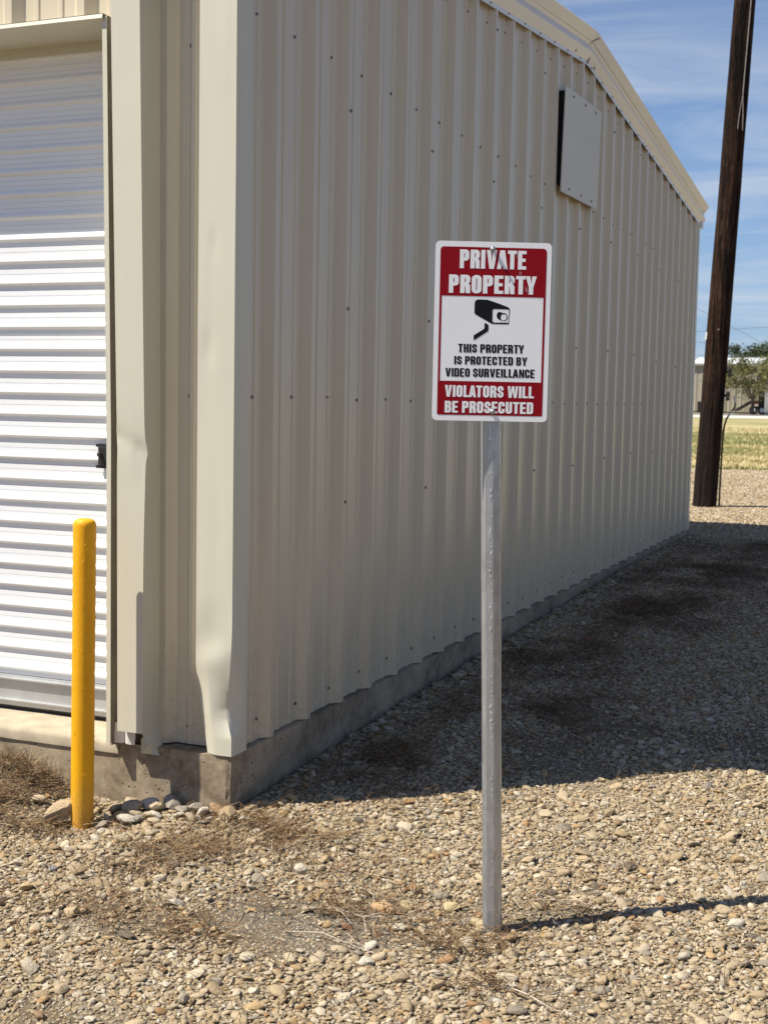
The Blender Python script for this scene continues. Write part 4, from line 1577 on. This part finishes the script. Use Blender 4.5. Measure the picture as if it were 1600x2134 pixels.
def blades(name, x, y, z0, ln, wd, up_, mat, cval, seg=3, **props):
    """thin curved ribbons lying or standing on the ground"""
    n_ = len(x)
    az = rng.uniform(0, 6.283, n_)
    bend = rng.normal(0, .5, n_)
    V = np.zeros((n_, (seg + 1) * 2, 3), np.float32)
    px, py, pz2 = x.copy(), y.copy(), z0.copy()
    for k in range(seg + 1):
        f = k / seg
        w_ = wd * (1 - .75 * f)
        sx, sy = -np.sin(az), np.cos(az)
        V[:, 2 * k] = np.column_stack([px - sx * w_, py - sy * w_, pz2])
        V[:, 2 * k + 1] = np.column_stack([px + sx * w_, py + sy * w_, pz2 + w_ * .5])
        el = up_ * (1 - .6 * f)
        st = ln / seg
        px, py, pz2 = px + np.cos(az) * np.cos(el) * st, py + np.sin(az) * np.cos(el) * st, pz2 + np.sin(el) * st
        az = az + bend / seg
    m_ = (seg + 1) * 2
    base = (np.arange(n_) * m_)[:, None]
    F = np.concatenate([base + np.array([[2 * k, 2 * k + 1, 2 * k + 3, 2 * k + 2]]) for k in range(seg)])
    me_ = bpy.data.meshes.new(name)
    me_.from_pydata(V.reshape(-1, 3).tolist(), [], F.tolist())
    color_attr(me_, np.repeat(cval, m_))
    return link_obj(name, me_, mat, None, kind='stuff', **props)


cand = 400000
shade = rng.uniform(0, 1, cand) < .45
x, y = np.where(shade, rng.uniform(0, 1.6, cand), rng.uniform(-1.3, 2.4, cand)), np.where(shade, rng.uniform(1.0, 9.0, cand), rng.uniform(-1.9, 1.0, cand))
ms = straw_mask(x, y) * (.55 + .9 * np.clip(vnoise(x, y, 7, 8) + .3, 0, 1))
k = (rng.uniform(0, 1, cand) < ms * .85 + .012) & keep_out(x, y)
x, y = x[k], y[k]
ln = rng.uniform(.022, .10, len(x))
up_ = np.abs(rng.normal(0, .22, len(x)))
tuft = np.exp(-((x + .83) / .13) ** 2 - ((y + .05) / .06) ** 2)
up_ = up_ + tuft * rng.uniform(0, .9, len(x))
blades('dry_straw', x, y, gz(x, y) + rng.uniform(.008, .030, len(x)) + .04 * tuft * rng.uniform(0, 1, len(x)), ln, rng.uniform(.0008, .0020, len(x)), up_, M_straw,
       np.clip(rng.beta(1.6, 2.4, len(x)), 0, 1), label='brown dry straw and clippings matted over the gravel')

# fallen twigs
M_twig = simple_mat('bleached_twig', (.46, .39, .30), .85, 0, .25, 30)


def twig(label, pts_, r0, side=()):
    o = thing('twig', label, 'twig', (pts_[0][0], pts_[0][1], float(gz(pts_[0][0], pts_[0][1]))), 0, 'dry twigs by the sign post')
    org = Vector(o.location)
    P3 = [Vector((a, c, float(gz(a, c)) + h_)) - org for a, c, h_ in pts_]
    b_ = MB()
    b_.tube(P3, list(np.linspace(r0, r0 * .45, len(P3))), 6)
    b_.build('stem', M_twig, o, 60)
    for (i, dx, dy, dz) in side:
        b2 = MB()
        b2.tube([P3[i], P3[i] + Vector((dx * .5, dy * .5, dz)), P3[i] + Vector((dx, dy, dz * .6))], [r0 * .6, r0 * .45, r0 * .3], 5)
        b2.build('side_shoot', M_twig, o, 60)


twig('longest forked pale twig on bare soil, left of the post', [(.60, -.67, .016), (.68, -.64, .022), (.78, -.66, .020), (.86, -.64, .024), (.96, -.57, .020)], .0024, [(1, .10, -.10, .012), (2, .09, .02, .015), (2, .06, -.12, .012)])
twig('pale twig crossing below the reddish stone, in front of the longest twig', [(.64, -.82, .014), (.72, -.80, .020), (.80, -.83, .018), (.90, -.86, .014)], .0022, [(1, .06, .08, .012), (2, .08, -.02, .01)])
twig('thin curved twig behind the tan stone', [(.70, -.48, .018), (.75, -.52, .022), (.79, -.60, .02), (.81, -.67, .018)], .0018, [(1, .05, .01, .01)])
twig('pale twig on sunlit gravel just right of the post foot', [(1.17, -.37, .018), (1.28, -.33, .022), (1.38, -.34, .018)], .0018, [(1, .05, -.03, .008)])
twig('light twig at the edge of the building shadow', [(1.22, .67, .02), (1.30, .66, .024), (1.37, .60, .02)], .0026)
twig('twig lying nearest the bottom of the photo, right of the straw tuft', [(1.27, -.92, .018), (1.33, -.95, .022), (1.40, -.99, .018), (1.47, -1.0, .014)], .0024, [(1, .05, .03, .01)])
twig('short dark upright twig stub in the straw left of the bare soil', [(.33, -.38, .02), (.345, -.36, .04), (.34, -.35, .065)], .0022, [(0, -.05, -.03, .01)])

# ------------------------------------------------------------------ far grass
def grass_mat():
    m, t = new_mat('dry_grass_blade')
    at = t.n('ShaderNodeAttribute', attribute_name='Col', attribute_type='GEOMETRY')
    v = t.n('ShaderNodeSeparateColor', {0: at.outputs[0]}).outputs[0]
    r = t.n('ShaderNodeValToRGB', {0: v})
    r.color_ramp.elements[0].color = (.16, .19, .06, 1)
    r.color_ramp.elements[1].color = (.60, .53, .33, 1)
    e_ = r.color_ramp.elements.new(.5)
    e_.color = (.46, .36, .16, 1)
    finish(t, r.outputs[0], .8, 0, None, spec=.2)
    return m


ng = 26000
yg = 23.8 + 34 * rng.uniform(0, 1, ng) ** 1.6
xg = 2.14 - .135 * (yg + 3.88) + rng.uniform(-1, 1, ng) * (1.4 + .035 * (yg + 3.88))
gp_ = vnoise(xg * .35, yg, .32, 5.0)
keep = yg > 24.0 + .5 * vnoise(xg, yg * 0, 1.3, 1.0)
xg, yg, gp_ = xg[keep], yg[keep], gp_[keep]
cv = np.clip(.72 + rng.normal(0, .16, len(xg)) - .75 * sstep(.02, .25, gp_), 0, 1)
blades('dry_grass', xg, yg, gz(xg, yg) - .005, rng.uniform(.05, .14, len(xg)), rng.uniform(.006, .012, len(xg)), rng.uniform(.5, 1.4, len(xg)), grass_mat(), cv, 2, label='dry yellow grass with greener streaks beyond the gravel')
